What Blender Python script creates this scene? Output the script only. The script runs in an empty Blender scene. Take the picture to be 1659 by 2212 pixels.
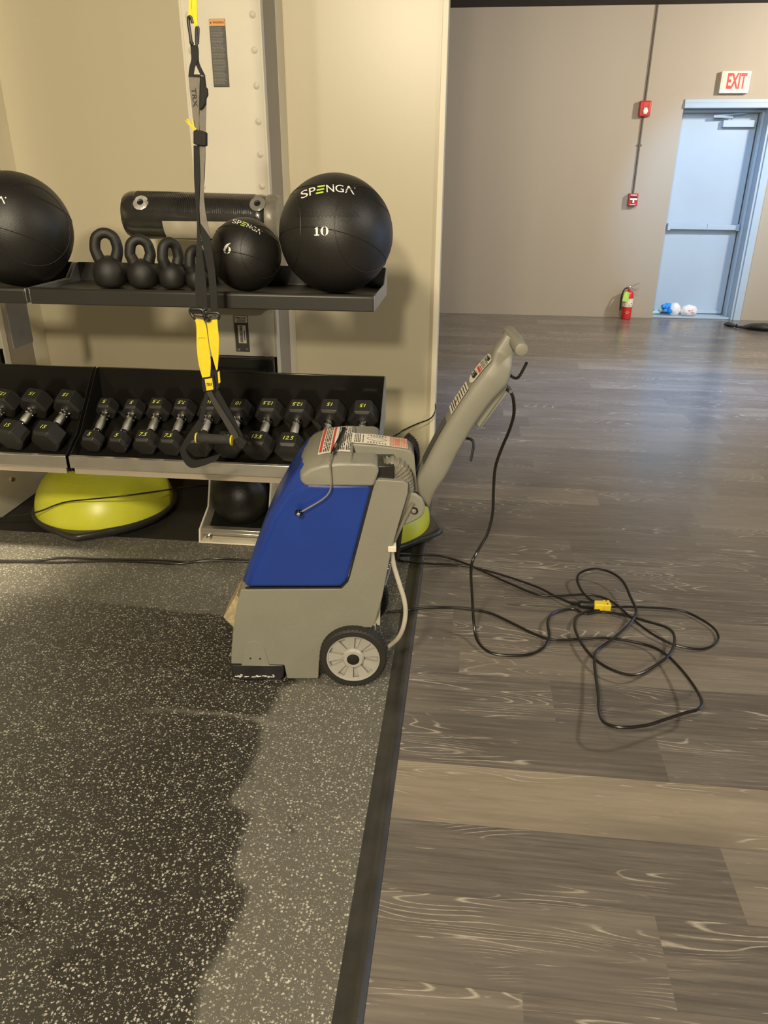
import bpy, bmesh, math, random
from mathutils import Vector, Matrix, Euler, noise
PI = math.pi
random.seed(4)
SC = bpy.context.scene
COL = SC.collection

# ------------------------------------------------------------------ camera
F_PX, CXP, CYP, CAM_H = 1620.0, 829.5, 1106.0, 1.48
PSI, TH, RO = [math.radians(a) for a in (6.17, 24.3, 0.35)]
FW = Vector((-math.sin(PSI)*math.cos(TH), math.cos(PSI)*math.cos(TH), -math.sin(TH)))
_r = Vector((math.cos(PSI), math.sin(PSI), 0)); _u = _r.cross(FW)
RT = math.cos(RO)*_r + math.sin(RO)*_u
UP = -math.sin(RO)*_r + math.cos(RO)*_u
CAM = Vector((0, 0, CAM_H))
cd = bpy.data.cameras.new('camera'); cam = bpy.data.objects.new('camera', cd); COL.objects.link(cam)
cam.matrix_world = Matrix(((RT.x, UP.x, -FW.x, 0), (RT.y, UP.y, -FW.y, 0), (RT.z, UP.z, -FW.z, CAM_H), (0, 0, 0, 1)))
cd.sensor_fit = 'HORIZONTAL'; cd.sensor_width = 36.0; cd.lens = F_PX/1659*36.0
cd.clip_start = 0.02; cd.clip_end = 60
SC.camera = cam
SC.view_settings.view_transform = 'Standard'; SC.view_settings.look = 'None'
SC.view_settings.gamma = 1; SC.view_settings.use_curve_mapping = False
SC.view_settings.exposure = 0.0

# ------------------------------------------------------------------ world and lights
w = bpy.data.worlds.new('world'); SC.world = w; w.use_nodes = True
w.node_tree.nodes['Background'].inputs[0].default_value = (0.9, 0.82, 0.7, 1)
w.node_tree.nodes['Background'].inputs[1].default_value = 0.06

def aim(o, tgt):
    o.rotation_euler = (Vector(tgt)-o.location).to_track_quat('-Z', 'Y').to_euler()
def area(loc, tgt, sx, sy, power, col, spread=180):
    l = bpy.data.lights.new('area_light', 'AREA'); l.shape = 'RECTANGLE'; l.size = sx; l.size_y = sy
    l.energy = power; l.color = col; l.spread = math.radians(spread)
    o = bpy.data.objects.new('area_light', l); COL.objects.link(o); o.location = loc; aim(o, tgt); return o
def spot(loc, tgt, power, col, ang, blend=0.5, rad=0.06):
    l = bpy.data.lights.new('spot_light', 'SPOT'); l.energy = power; l.color = col
    l.spot_size = math.radians(ang); l.spot_blend = blend; l.shadow_soft_size = rad
    o = bpy.data.objects.new('spot_light', l); COL.objects.link(o); o.location = loc; aim(o, tgt); return o
WARM = (1.0, 0.86, 0.62); NEUT = (1.0, 0.90, 0.76); DAY = (0.38, 0.62, 1.0)
area((-0.7, -1.2, 2.93), (-0.9, 2.6, 0.9), 0.34, 0.34, 150, WARM)     # ceiling lamp behind the photographer, lights the rack
area((-0.2, -3.8, 2.93), (-0.9, 3.0, 1.0), 0.30, 0.30, 215, WARM)     # next lamp back
spot((-2.7, 0.9, 2.9), (-2.20, 2.50, 0), 1300, WARM, 26, 1.0, 0.12)     # downlight left of the frame
area((-0.9, 0.9, 2.93), (-0.9, 1.2, 0), 0.4, 0.4, 12, WARM)           # downlight over the mat
area((2.6, 1.6, 2.93), (2.3, 1.8, 0), 0.35, 0.35, 64, NEUT)           # open room
area((3.9, 6.6, 2.93), (2.2, 8.9, 1.0), 0.22, 0.22, 120, NEUT)        # open room, by the back wall
area((1.0, 5.2, 2.93), (0.9, 8.9, 1.2), 0.3, 0.3, 60, NEUT)           # open room, middle
area((5.6, 4.6, 1.3), (0.5, 4.6, 0.7), 2.4, 1.8, 60, DAY)             # daylight, window wall out of frame
spot((4.6, 7.2, 2.6), (1.35, 5.6, 0), 1500, (0.28, 0.48, 1.0), 36, 1.0, 0.25)     # daylight falling on the planks
spot((1.9, 6.6, 2.8), (2.50, 9.2, 1.05), 200, (0.22, 0.52, 1.0), 44, 0.8, 0.05)   # blue spot added to colour the door, its source unseen

# ------------------------------------------------------------------ pixel helpers (photo 1659 x 2212)
def ray(x, y): return FW + RT*((x-CXP)/F_PX) - UP*((y-CYP)/F_PX)
def P(x, y, Y):
    d = ray(x, y); return CAM + d*(Y/d.y)
def G(x, y, z=0.0):
    d = ray(x, y); return CAM + d*((z-CAM_H)/d.z)

# ------------------------------------------------------------------ materials
_m = {}
def mat(name, col=(0.5, 0.5, 0.5), rough=0.5, metal=0.0, noise_s=0, noise_a=0.0, bump=0.0, bump_s=200, emit=0, trans=0.0, coat=0.0, spec=0.5, alpha=1.0):
    if name in _m: return _m[name]
    m = bpy.data.materials.new(name); m.use_nodes = True; nt = m.node_tree; b = nt.nodes['Principled BSDF']
    b.inputs['Base Color'].default_value = (*col, 1); b.inputs['Roughness'].default_value = rough
    b.inputs['Metallic'].default_value = metal; b.inputs['Specular IOR Level'].default_value = spec
    if trans: b.inputs['Transmission Weight'].default_value = trans
    if coat: b.inputs['Coat Weight'].default_value = coat; b.inputs['Coat Roughness'].default_value = 0.1
    if alpha < 1: b.inputs['Alpha'].default_value = alpha
    if emit: b.inputs['Emission Color'].default_value = (*col, 1); b.inputs['Emission Strength'].default_value = emit
    tc = None
    if noise_a or bump:
        tc = nt.nodes.new('ShaderNodeTexCoord')
    if noise_a:
        n = nt.nodes.new('ShaderNodeTexNoise'); n.inputs['Scale'].default_value = noise_s or 5; n.inputs['Detail'].default_value = 6
        nt.links.new(tc.outputs['Object'], n.inputs['Vector'])
        mr = nt.nodes.new('ShaderNodeMapRange'); mr.inputs['From Min'].default_value = 0.3; mr.inputs['From Max'].default_value = 0.7
        mr.inputs['To Min'].default_value = 1-noise_a; mr.inputs['To Max'].default_value = 1+noise_a
        nt.links.new(n.outputs['Fac'], mr.inputs['Value'])
        vm = nt.nodes.new('ShaderNodeVectorMath'); vm.operation = 'SCALE'; vm.inputs[0].default_value = col
        nt.links.new(mr.outputs[0], vm.inputs['Scale']); nt.links.new(vm.outputs[0], b.inputs['Base Color'])
    if bump:
        n = nt.nodes.new('ShaderNodeTexNoise'); n.inputs['Scale'].default_value = bump_s; n.inputs['Detail'].default_value = 3
        nt.links.new(tc.outputs['Object'], n.inputs['Vector'])
        bp = nt.nodes.new('ShaderNodeBump'); bp.inputs['Strength'].default_value = bump; bp.inputs['Distance'].default_value = 0.002
        nt.links.new(n.outputs['Fac'], bp.inputs['Height']); nt.links.new(bp.outputs[0], b.inputs['Normal'])
    _m[name] = m; return m

class NB:
    """tiny node builder"""
    def __init__(s, name):
        s.m = bpy.data.materials.new(name); s.m.use_nodes = True; s.nt = s.m.node_tree; s.b = s.nt.nodes['Principled BSDF']
    def n(s, t, **kw):
        o = s.nt.nodes.new(t)
        for k, v in kw.items():
            if k in ('operation', 'blend_type', 'data_type', 'attribute_name', 'feature', 'noise_dimensions', 'voronoi_dimensions', 'clamp'): setattr(o, k, v)
            else: s.put(o.inputs[k.replace('_', ' ')], v)
        return o
    def put(s, inp, v):
        if hasattr(v, 'is_linked') or isinstance(v, bpy.types.NodeSocket): s.nt.links.new(v, inp)
        else: inp.default_value = v
    def math(s, op, a, b=0.0, c=None):
        o = s.nt.nodes.new('ShaderNodeMath'); o.operation = op; s.put(o.inputs[0], a); s.put(o.inputs[1], b)
        if c is not None: s.put(o.inputs[2], c)
        return o.outputs[0]
    def rng(s, v, a, b, c=0.0, d=1.0):
        o = s.nt.nodes.new('ShaderNodeMapRange'); s.put(o.inputs[0], v)
        for i, x in enumerate((a, b, c, d)): o.inputs[i+1].default_value = x
        return o.outputs[0]
    def mix(s, f, a, b, mode='MIX'):
        o = s.nt.nodes.new('ShaderNodeMix'); o.data_type = 'RGBA'; o.blend_type = mode
        s.put(o.inputs[0], f); s.put(o.inputs[6], a); s.put(o.inputs[7], b); return o.outputs[2]
    def vec(s, v, scale):
        o = s.nt.nodes.new('ShaderNodeVectorMath'); o.operation = 'MULTIPLY'; s.put(o.inputs[0], v); o.inputs[1].default_value = scale; return o.outputs[0]
    def vadd(s, v, a):
        o = s.nt.nodes.new('ShaderNodeVectorMath'); o.operation = 'ADD'; s.put(o.inputs[0], v); s.put(o.inputs[1], a); return o.outputs[0]
    def noise(s, v, sc, det=4, rough=0.5, dist=0.0):
        o = s.nt.nodes.new('ShaderNodeTexNoise'); s.put(o.inputs['Vector'], v); o.inputs['Scale'].default_value = sc
        o.inputs['Detail'].default_value = det; o.inputs['Roughness'].default_value = rough; o.inputs['Distortion'].default_value = dist
        return o.outputs['Fac']

def plank_material():
    s = NB('vinyl_plank')
    pos = s.n('ShaderNodeTexCoord').outputs['Object']
    tone = s.n('ShaderNodeAttribute', attribute_name='tone').outputs['Fac']
    seed = s.n('ShaderNodeAttribute', attribute_name='seed').outputs['Fac']
    off = s.n('ShaderNodeCombineXYZ'); s.put(off.inputs[0], s.math('MULTIPLY', seed, 37.0)); s.put(off.inputs[1], s.math('MULTIPLY', seed, 11.3))
    p = s.vadd(pos, off.outputs[0])
    fine = s.noise(s.vec(p, (3.0, 70.0, 1)), 1.0, 8, 0.65)
    mid = s.noise(s.vec(p, (1.6, 13.0, 1)), 1.0, 6, 0.6, 0.3)
    big = s.noise(s.vec(p, (1.2, 4.0, 1)), 1.0, 3, 0.5)
    # base colours
    dark = (0.104, 0.093, 0.085, 1); midc = (0.170, 0.150, 0.132, 1); light = (0.33, 0.275, 0.20, 1)
    c1 = s.mix(s.rng(tone, 0.0, 0.5), dark, midc)
    c2 = s.mix(s.rng(tone, 0.5, 1.0), c1, light)
    c3 = s.mix(s.rng(mid, 0.36, 0.62, 0.0, 0.75), c2, s.mix(0.5, c2, (0.07, 0.058, 0.05, 1)))
    c4 = s.mix(s.rng(fine, 0.38, 0.66, 0.0, 0.62), c3, s.mix(0.5, c3, (0.36, 0.31, 0.24, 1)))
    c4 = s.mix(s.rng(big, 0.48, 0.68, 0.0, 0.5), c4, (0.10, 0.088, 0.080, 1))
    # cathedral rings in white cerusing
    cont = s.noise(s.vec(p, (1.15, 8.5, 1)), 1.0, 1.6, 0.4)
    sp = s.n('ShaderNodeSeparateXYZ'); s.put(sp.inputs[0], pos)
    rings = s.math('PINGPONG', s.math('ADD', s.math('MULTIPLY', cont, 30.0), s.math('MULTIPLY', sp.outputs[1], 34.0)), 0.5)
    brk = s.noise(s.vec(p, (30.0, 160.0, 1)), 1.0, 3, 0.6)
    ln = s.rng(s.math('ADD', rings, s.math('MULTIPLY', s.math('SUBTRACT', brk, 0.5), 0.22)), 0.0, 0.12, 1.0, 0.0)
    mask = s.rng(s.noise(s.vec(p, (1.1, 4.0, 1)), 1.5, 3, 0.5), 0.52, 0.58)
    wl = s.math('MULTIPLY', ln, mask)
    # short pale dashes
    dash = s.rng(s.noise(s.vec(p, (9.0, 150.0, 1)), 1.0, 3, 0.6), 0.655, 0.70)
    dm = s.rng(s.noise(s.vec(p, (1.5, 8.0, 1)), 1.0, 2, 0.5), 0.42, 0.56)
    wl = s.math('MAXIMUM', wl, s.math('MULTIPLY', s.math('MULTIPLY', dash, dm), 0.9))
    c5 = s.mix(s.math('MULTIPLY', wl, 0.75), c4, (0.50, 0.45, 0.37, 1))
    # seam
    uv = s.n('ShaderNodeSeparateXYZ'); s.put(uv.inputs[0], s.n('ShaderNodeUVMap').outputs[0])
    ed = s.math('MINIMUM', uv.outputs[1], s.math('SUBTRACT', 1.0, uv.outputs[1]))
    seam = s.rng(ed, 0.0, 0.008, 0.45, 0.0)
    c6 = s.mix(seam, c5, (0.05, 0.042, 0.036, 1))
    s.put(s.b.inputs['Base Color'], c6)
    s.put(s.b.inputs['Roughness'], s.rng(fine, 0.3, 0.7, 0.17, 0.30))
    s.b.inputs['Specular IOR Level'].default_value = 0.6
    bp = s.n('ShaderNodeBump', Strength=0.22, Distance=0.001); s.put(bp.inputs['Height'], s.math('SUBTRACT', fine, s.math('MULTIPLY', wl, 0.4)))
    s.put(s.b.inputs['Normal'], bp.outputs[0])
    return s.m

def rubber_material():
    s = NB('speckled_rubber')
    pos = s.n('ShaderNodeTexCoord').outputs['Object']
    wet = s.n('ShaderNodeAttribute', attribute_name='wet').outputs['Fac']
    scuff = s.n('ShaderNodeAttribute', attribute_name='scuff').outputs['Fac']
    warp = s.nt.nodes.new('ShaderNodeTexNoise'); s.put(warp.inputs['Vector'], pos); warp.inputs['Scale'].default_value = 260; warp.inputs['Detail'].default_value = 2
    wv = s.n('ShaderNodeVectorMath', operation='MULTIPLY_ADD'); s.put(wv.inputs[0], warp.outputs['Color']); wv.inputs[1].default_value = (0.0085,)*3; s.put(wv.inputs[2], pos)
    def flecks(scale, thr, keep):
        v = s.nt.nodes.new('ShaderNodeTexVoronoi'); s.put(v.inputs['Vector'], wv.outputs[0]); v.inputs['Scale'].default_value = scale
        sep = s.n('ShaderNodeSeparateColor'); s.put(sep.inputs[0], v.outputs['Color'])
        a = s.rng(v.outputs['Distance'], thr, thr*0.6)
        return s.math('MULTIPLY', a, s.math('GREATER_THAN', sep.outputs[0], keep)), sep.outputs[1]
    f1, r1 = flecks(118, 0.38, 0.50)
    f2, r2 = flecks(210, 0.36, 0.56)
    base = s.mix(s.noise(pos, 3.0, 5, 0.6), (0.112, 0.106, 0.086, 1), (0.160, 0.150, 0.122, 1))
    dustn = s.noise(pos, 180, 3, 0.7)
    base = s.mix(s.rng(dustn, 0.35, 0.7, 0, 0.5), base, (0.085, 0.08, 0.065, 1))
    wetc = s.mix(s.noise(pos, 2.2, 4, 0.6), (0.016, 0.014, 0.011, 1), (0.036, 0.032, 0.025, 1))
    base = s.mix(wet, base, wetc)
    base = s.mix(s.math('MULTIPLY', scuff, 0.55), base, (0.30, 0.27, 0.22, 1))
    fl = s.math('MAXIMUM', f1, s.math('MULTIPLY', f2, 0.8))
    flc = s.mix(r1, (0.42, 0.40, 0.32, 1), (0.70, 0.67, 0.56, 1))
    c = s.mix(s.math('MULTIPLY', fl, s.rng(wet, 0, 1, 0.85, 0.85)), base, flc)
    s.put(s.b.inputs['Base Color'], c)
    s.put(s.b.inputs['Roughness'], s.rng(wet, 0, 1, 0.62, 0.52))
    bp = s.n('ShaderNodeBump', Strength=0.5, Distance=0.0015); s.put(bp.inputs['Height'], dustn); s.put(s.b.inputs['Normal'], bp.outputs[0])
    return s.m

def wall_material(name, col, rough, var=0.05):
    s = NB(name); pos = s.n('ShaderNodeTexCoord').outputs['Object']
    n = s.noise(s.vec(pos, (2.5, 2.5, 0.5)), 1.0, 4, 0.5)
    s.put(s.b.inputs['Base Color'], s.mix(n, tuple(c*(1-var) for c in col)+(1,), tuple(c*(1+var) for c in col)+(1,)))
    s.b.inputs['Roughness'].default_value = rough
    bp = s.n('ShaderNodeBump', Strength=0.12, Distance=0.001); s.put(bp.inputs['Height'], s.noise(pos, 260, 3)); s.put(s.b.inputs['Normal'], bp.outputs[0])
    return s.m

M_PLANK = plank_material(); M_RUB = rubber_material()
M_CREAM = wall_material('cream_wall_paint', (0.585, 0.525, 0.375), 0.34)
M_TAUPE = wall_material('taupe_wall_paint', (0.40, 0.345, 0.27), 0.55)
M_CEIL = mat('dark_ceiling', (0.035, 0.032, 0.028), 0.8, noise_s=3, noise_a=0.1)
M_TRIMW = mat('cream_white_trim', (0.80, 0.74, 0.58), 0.4, noise_s=4, noise_a=0.03)
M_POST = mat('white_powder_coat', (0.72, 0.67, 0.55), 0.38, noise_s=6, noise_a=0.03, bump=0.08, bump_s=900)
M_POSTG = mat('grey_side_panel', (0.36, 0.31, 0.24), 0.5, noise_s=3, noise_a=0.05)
M_BLKG = mat('gloss_black_plastic', (0.010, 0.0095, 0.008), 0.16, noise_s=5, noise_a=0.1)
M_BLK = mat('satin_black_steel', (0.014, 0.0132, 0.0115), 0.38, bump=0.1, bump_s=900, noise_s=10, noise_a=0.08)
M_BLKM = mat('matt_black_steel', (0.024, 0.0225, 0.019), 0.42, bump=0.1, bump_s=900, noise_s=10, noise_a=0.08)
M_RUBB = mat('black_rubber', (0.020, 0.0185, 0.016), 0.62, bump=0.25, bump_s=700, noise_s=20, noise_a=0.15)
M_HEAD = mat('urethane_hex_head', (0.018, 0.017, 0.015), 0.48, bump=0.2, bump_s=500, noise_s=20, noise_a=0.15)
M_VINYL = mat('black_ball_leather', (0.016, 0.0145, 0.0125), 0.42, bump=0.35, bump_s=420, noise_s=12, noise_a=0.1)
M_IRON = mat('powder_coated_iron', (0.016, 0.015, 0.013), 0.5, bump=0.4, bump_s=600, noise_s=20, noise_a=0.1)
M_CHROME = mat('chrome', (0.86, 0.85, 0.82), 0.12, 1.0, noise_s=30, noise_a=0.04)
M_KNURL = mat('knurled_chrome', (0.72, 0.71, 0.68), 0.34, 1.0, bump=0.6, bump_s=1500, noise_s=30, noise_a=0.04)
M_STEEL = mat('brushed_steel_lip', (0.78, 0.74, 0.65), 0.28, 0.9, noise_s=12, noise_a=0.08)
M_STEELG = mat('grey_steel', (0.42, 0.42, 0.42), 0.32, 0.8, noise_s=8, noise_a=0.08)
M_GREY = mat('grey_moulded_plastic', (0.245, 0.235, 0.190), 0.42, bump=0.18, bump_s=500, noise_s=9, noise_a=0.04)
M_BLUE = mat('blue_moulded_plastic', (0.012, 0.043, 0.27), 0.31, bump=0.12, bump_s=400, noise_s=6, noise_a=0.08)
M_HUB = mat('light_grey_hub_plastic', (0.40, 0.385, 0.34), 0.4, noise_s=9, noise_a=0.04)
M_LIME = mat('lime_dome_vinyl', (0.66, 0.67, 0.05), 0.34, noise_s=8, noise_a=0.05, bump=0.06, bump_s=300)
M_YEL = mat('yellow_webbing', (0.86, 0.66, 0.02), 0.6, bump=0.5, bump_s=900, noise_s=60, noise_a=0.06)
M_YPL = mat('yellow_plastic', (0.82, 0.62, 0.04), 0.4, noise_s=20, noise_a=0.05)
M_WEB = mat('black_webbing', (0.010, 0.0092, 0.008), 0.7, bump=0.5, bump_s=900, noise_s=60, noise_a=0.15)
M_WEBG = mat('grey_webbing', (0.20, 0.18, 0.15), 0.7, bump=0.5, bump_s=900, noise_s=60, noise_a=0.1)
M_FOAM = mat('ribbed_foam', (0.030, 0.028, 0.024), 0.8, bump=0.9, bump_s=420, noise_s=60, noise_a=0.2)
M_CORD = mat('black_cord_jacket', (0.014, 0.012, 0.010), 0.30, noise_s=40, noise_a=0.15)
M_WHITE = mat('white_print', (0.85, 0.84, 0.78), 0.5, noise_s=30, noise_a=0.03)
M_GRN = mat('lime_print', (0.55, 0.75, 0.10), 0.5, noise_s=30, noise_a=0.03)
M_NUM = mat('yellow_green_print', (0.72, 0.80, 0.12), 0.5, noise_s=30, noise_a=0.03)
M_BLKP = mat('black_print', (0.012, 0.011, 0.010), 0.5, noise_s=30, noise_a=0.1)
M_REDP = mat('red_print', (0.62, 0.05, 0.04), 0.5, noise_s=30, noise_a=0.05)
M_PINKP = mat('pale_red_print', (0.66, 0.26, 0.18), 0.5, noise_s=30, noise_a=0.05)
M_DECAL = mat('cream_sticker', (0.82, 0.76, 0.62), 0.42, noise_s=20, noise_a=0.03)
M_DKDEC = mat('charcoal_sticker', (0.075, 0.072, 0.062), 0.45, noise_s=20, noise_a=0.06)
M_ORG = mat('orange_sticker', (0.80, 0.36, 0.10), 0.45, noise_s=20, noise_a=0.04)
M_GTXT = mat('grey_print', (0.26, 0.25, 0.22), 0.5, noise_s=30, noise_a=0.05)
M_RED = mat('red_alarm_plastic', (0.50, 0.04, 0.035), 0.35, noise_s=20, noise_a=0.05)
M_REXT = mat('red_cylinder_paint', (0.60, 0.03, 0.03), 0.25, noise_s=20, noise_a=0.05)
M_EXIT = mat('lit_exit_red', (0.85, 0.008, 0.012), 0.4, emit=0.9, noise_s=30, noise_a=0.02)
M_DOOR = mat('white_door_blue_cast', (0.40, 0.50, 0.60), 0.34, noise_s=3, noise_a=0.03)  # white door and frame, with the blue of the daylight put into the colour
M_COND = mat('painted_conduit', (0.115, 0.095, 0.075), 0.6, noise_s=8, noise_a=0.08)
M_CLEAR = mat('clear_corrugated_plastic', (0.27, 0.245, 0.185), 0.16, trans=0.2, coat=0.6, noise_s=40, noise_a=0.1)
M_TUBE = mat('milky_tube_plastic', (0.62, 0.58, 0.48), 0.3, trans=0.25, noise_s=40, noise_a=0.05)
M_SHRINK = mat('shrink_wrap_film', (0.036, 0.034, 0.029), 0.22, coat=0.8, bump=0.5, bump_s=45, noise_s=15, noise_a=0.2)
M_TAN = mat('tan_wooden_block', (0.42, 0.34, 0.20), 0.6, noise_s=40, noise_a=0.3)
M_TAGG = mat('green_tag', (0.50, 0.78, 0.12), 0.5, noise_s=20, noise_a=0.05)
M_BAG = mat('black_fabric', (0.02, 0.021, 0.023), 0.5, bump=0.5, bump_s=80, noise_s=20, noise_a=0.15)
M_BLUP = mat('bright_blue_fabric', (0.02, 0.30, 0.85), 0.5, noise_s=20, noise_a=0.15)
M_CYAN = mat('pale_cyan_fabric', (0.40, 0.72, 0.72), 0.5, noise_s=20, noise_a=0.15)

# ------------------------------------------------------------------ mesh helpers
class MB:
    def __init__(s): s.v = []; s.f = []; s.mi = []
    def add(s, vs, fs, mi=0):
        o = len(s.v); s.v += [Vector(v) for v in vs]; s.f += [[o+i for i in f] for f in fs]; s.mi += [mi]*len(fs); return s
    def box(s, a, b, mi=0, mx=None):
        x0, y0, z0 = a; x1, y1, z1 = b
        vs = [Vector(p) for p in ((x0,y0,z0),(x1,y0,z0),(x1,y1,z0),(x0,y1,z0),(x0,y0,z1),(x1,y0,z1),(x1,y1,z1),(x0,y1,z1))]
        if mx is not None: vs = [mx @ v for v in vs]
        return s.add(vs, [(0,3,2,1),(4,5,6,7),(0,1,5,4),(1,2,6,5),(2,3,7,6),(3,0,4,7)], mi)
    def loft(s, slices, mi=0, caps=True, closed=True):
        n = len(slices[0]); vs = [p for sl in slices for p in sl]; fs = []
        for k in range(len(slices)-1):
            for i in range(n if closed else n-1):
                j = (i+1) % n
                fs.append((k*n+i, k*n+j, (k+1)*n+j, (k+1)*n+i))
        if caps:
            fs.append(tuple(range(n))[::-1]); fs.append(tuple((len(slices)-1)*n+i for i in range(n)))
        return s.add(vs, fs, mi)
    def tube(s, pts, r, seg=10, smooth=6, flat=None, mi=0, cap=True):
        pts = [Vector(p) for p in pts]
        rs = r if isinstance(r, (list, tuple)) else [r]*len(pts)
        if smooth and len(pts) > 2: pts, rs = catmull(pts, rs, smooth)
        T = [(pts[min(i+1, len(pts)-1)]-pts[max(i-1, 0)]).normalized() for i in range(len(pts))]
        up = Vector((0, 0, 1)) if abs(T[0].z) < 0.9 else Vector((0, 1, 0))
        nrm = (up-T[0]*up.dot(T[0])).normalized(); sl = []
        for i, p in enumerate(pts):
            nrm = (nrm-T[i]*nrm.dot(T[i])).normalized(); b = T[i].cross(nrm)
            kx, ky = (1, 1) if flat is None else flat
            sl.append([p+(nrm*math.cos(2*PI*k/seg)*ky+b*math.sin(2*PI*k/seg)*kx)*rs[i] for k in range(seg)])
        return s.loft(sl, mi, cap)
    def lathe(s, prof, seg=32, mx=Matrix(), mi=0, cap=True):
        """prof: (r, h) around local z"""
        sl = [[mx @ Vector((r*math.cos(2*PI*k/seg), r*math.sin(2*PI*k/seg), h)) for k in range(seg)] for r, h in prof]
        return s.loft(sl, mi, cap)
    def sphere(s, c, r, seg=24, rings=14, mi=0, sc=(1, 1, 1), mx=None):
        pr = [(max(1e-4, math.sin(PI*i/rings))*r, -math.cos(PI*i/rings)*r) for i in range(rings+1)]
        M = Matrix.Translation(c) @ (mx or Matrix()) @ Matrix.Diagonal((*sc, 1))
        return s.lathe(pr, seg, M, mi)
    def prism(s, poly, axis_pts, mi=0):
        """poly list of 3d points; axis_pts: offset vector"""
        off = Vector(axis_pts)
        return s.loft([[Vector(p) for p in poly], [Vector(p)+off for p in poly]], mi)

def catmull(pts, rs, k):
    out = []; ro = []
    n = len(pts)
    for i in range(n-1):
        p0 = pts[max(i-1, 0)]; p1 = pts[i]; p2 = pts[i+1]; p3 = pts[min(i+2, n-1)]
        for j in range(k):
            t = j/k
            out.append(0.5*((2*p1)+(p2-p0)*t+(2*p0-5*p1+4*p2-p3)*t*t+(3*p1-p0-3*p2+p3)*t**3))
            ro.append(rs[i]*(1-t)+rs[i+1]*t)
    out.append(pts[-1]); ro.append(rs[-1]); return out, ro

LOCAL = set()
def build(name, mb, mats, parent=None, smooth=True, bevel=0, seg=2, subsurf=0, label=None, cat=None, group=None, kind=None, ang=35):
    me = bpy.data.meshes.new(name)
    me.from_pydata([tuple(v) for v in mb.v], [], mb.f)
    if not isinstance(mats, (list, tuple)): mats = [mats]
    for m in mats: me.materials.append(m)
    for p, mi in zip(me.polygons, mb.mi): p.material_index = mi
    bm = bmesh.new(); bm.from_mesh(me); bmesh.ops.recalc_face_normals(bm, faces=bm.faces)
    if smooth:
        for f in bm.faces: f.smooth = True
        for e in bm.edges:
            if len(e.link_faces) == 2 and e.calc_face_angle(0) > math.radians(ang): e.smooth = False
    bm.to_mesh(me); bm.free()
    o = bpy.data.objects.new(name, me); COL.objects.link(o)
    if bevel:
        b = o.modifiers.new('bevel', 'BEVEL'); b.width = bevel; b.segments = seg; b.limit_method = 'ANGLE'; b.angle_limit = math.radians(30); b.harden_normals = False
    if subsurf:
        b = o.modifiers.new('sub', 'SUBSURF'); b.levels = subsurf; b.render_levels = subsurf
    if parent is not None:
        o.parent = parent
        if parent.type == 'EMPTY' and parent.name not in LOCAL:
            o.matrix_parent_inverse = Matrix.LocRotScale(parent.location, parent.rotation_euler, None).inverted()
    tag(o, label, cat, group, kind); return o
def tag(o, label=None, cat=None, group=None, kind=None):
    if label: o['label'] = label
    if cat: o['category'] = cat
    if group: o['group'] = group
    if kind: o['kind'] = kind
    return o
def thing(name, loc, label, cat, group=None, rot=(0, 0, 0), local=False, kind=None):
    o = bpy.data.objects.new(name, None); COL.objects.link(o); o.location = loc; o.rotation_euler = rot; o.empty_display_size = 0.05
    if local: LOCAL.add(o.name)
    return tag(o, label, cat, group, kind)
def struct(name, mb, m, **k): return build(name, mb, m, kind='structure', **k)

_tx = {}
def text2d(body, size=1.0, bold=0.0, shear=0.0, space=1.0):
    """flat outline text as (verts, faces) centred on the origin, cap height about 0.7*size"""
    key = (body, bold, shear, space)
    if key not in _tx:
        c = bpy.data.curves.new('t', 'FONT'); c.body = body; c.size = 1; c.align_x = 'CENTER'; c.align_y = 'CENTER'; c.offset = bold; c.shear = shear; c.space_character = space
        o = bpy.data.objects.new('t', c); COL.objects.link(o)
        dg = bpy.context.evaluated_depsgraph_get(); dg.update()
        me = bpy.data.meshes.new_from_object(o.evaluated_get(dg))
        bm = bmesh.new(); bm.from_mesh(me); bmesh.ops.triangulate(bm, faces=bm.faces)
        bm.verts.index_update()
        vs = [(v.co.x, v.co.y) for v in bm.verts]; fs = [tuple(v.index for v in f.verts) for f in bm.faces]; bm.free()
        bpy.data.objects.remove(o); bpy.data.curves.remove(c); bpy.data.meshes.remove(me)
        xs = [v[0] for v in vs]; ys = [v[1] for v in vs]; cx = (min(xs)+max(xs))/2; cy = (min(ys)+max(ys))/2
        _tx[key] = ([(x-cx, y-cy) for x, y in vs], fs, max(xs)-min(xs), max(ys)-min(ys))
    vs, fs, W, H = _tx[key]
    return [(x*size, y*size) for x, y in vs], fs, W*size, H*size
def put_text(mb, body, fn, width=None, height=None, mi=0, **k):
    """fn maps (u, v) in metres (centred) to a 3D point"""
    vs, fs, W, H = text2d(body, 1.0, **k)
    sx = width/W if width else height/H; sy = height/H if height else sx
    mb.add([fn(x*sx, y*sy) for x, y in vs], fs, mi)

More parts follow.
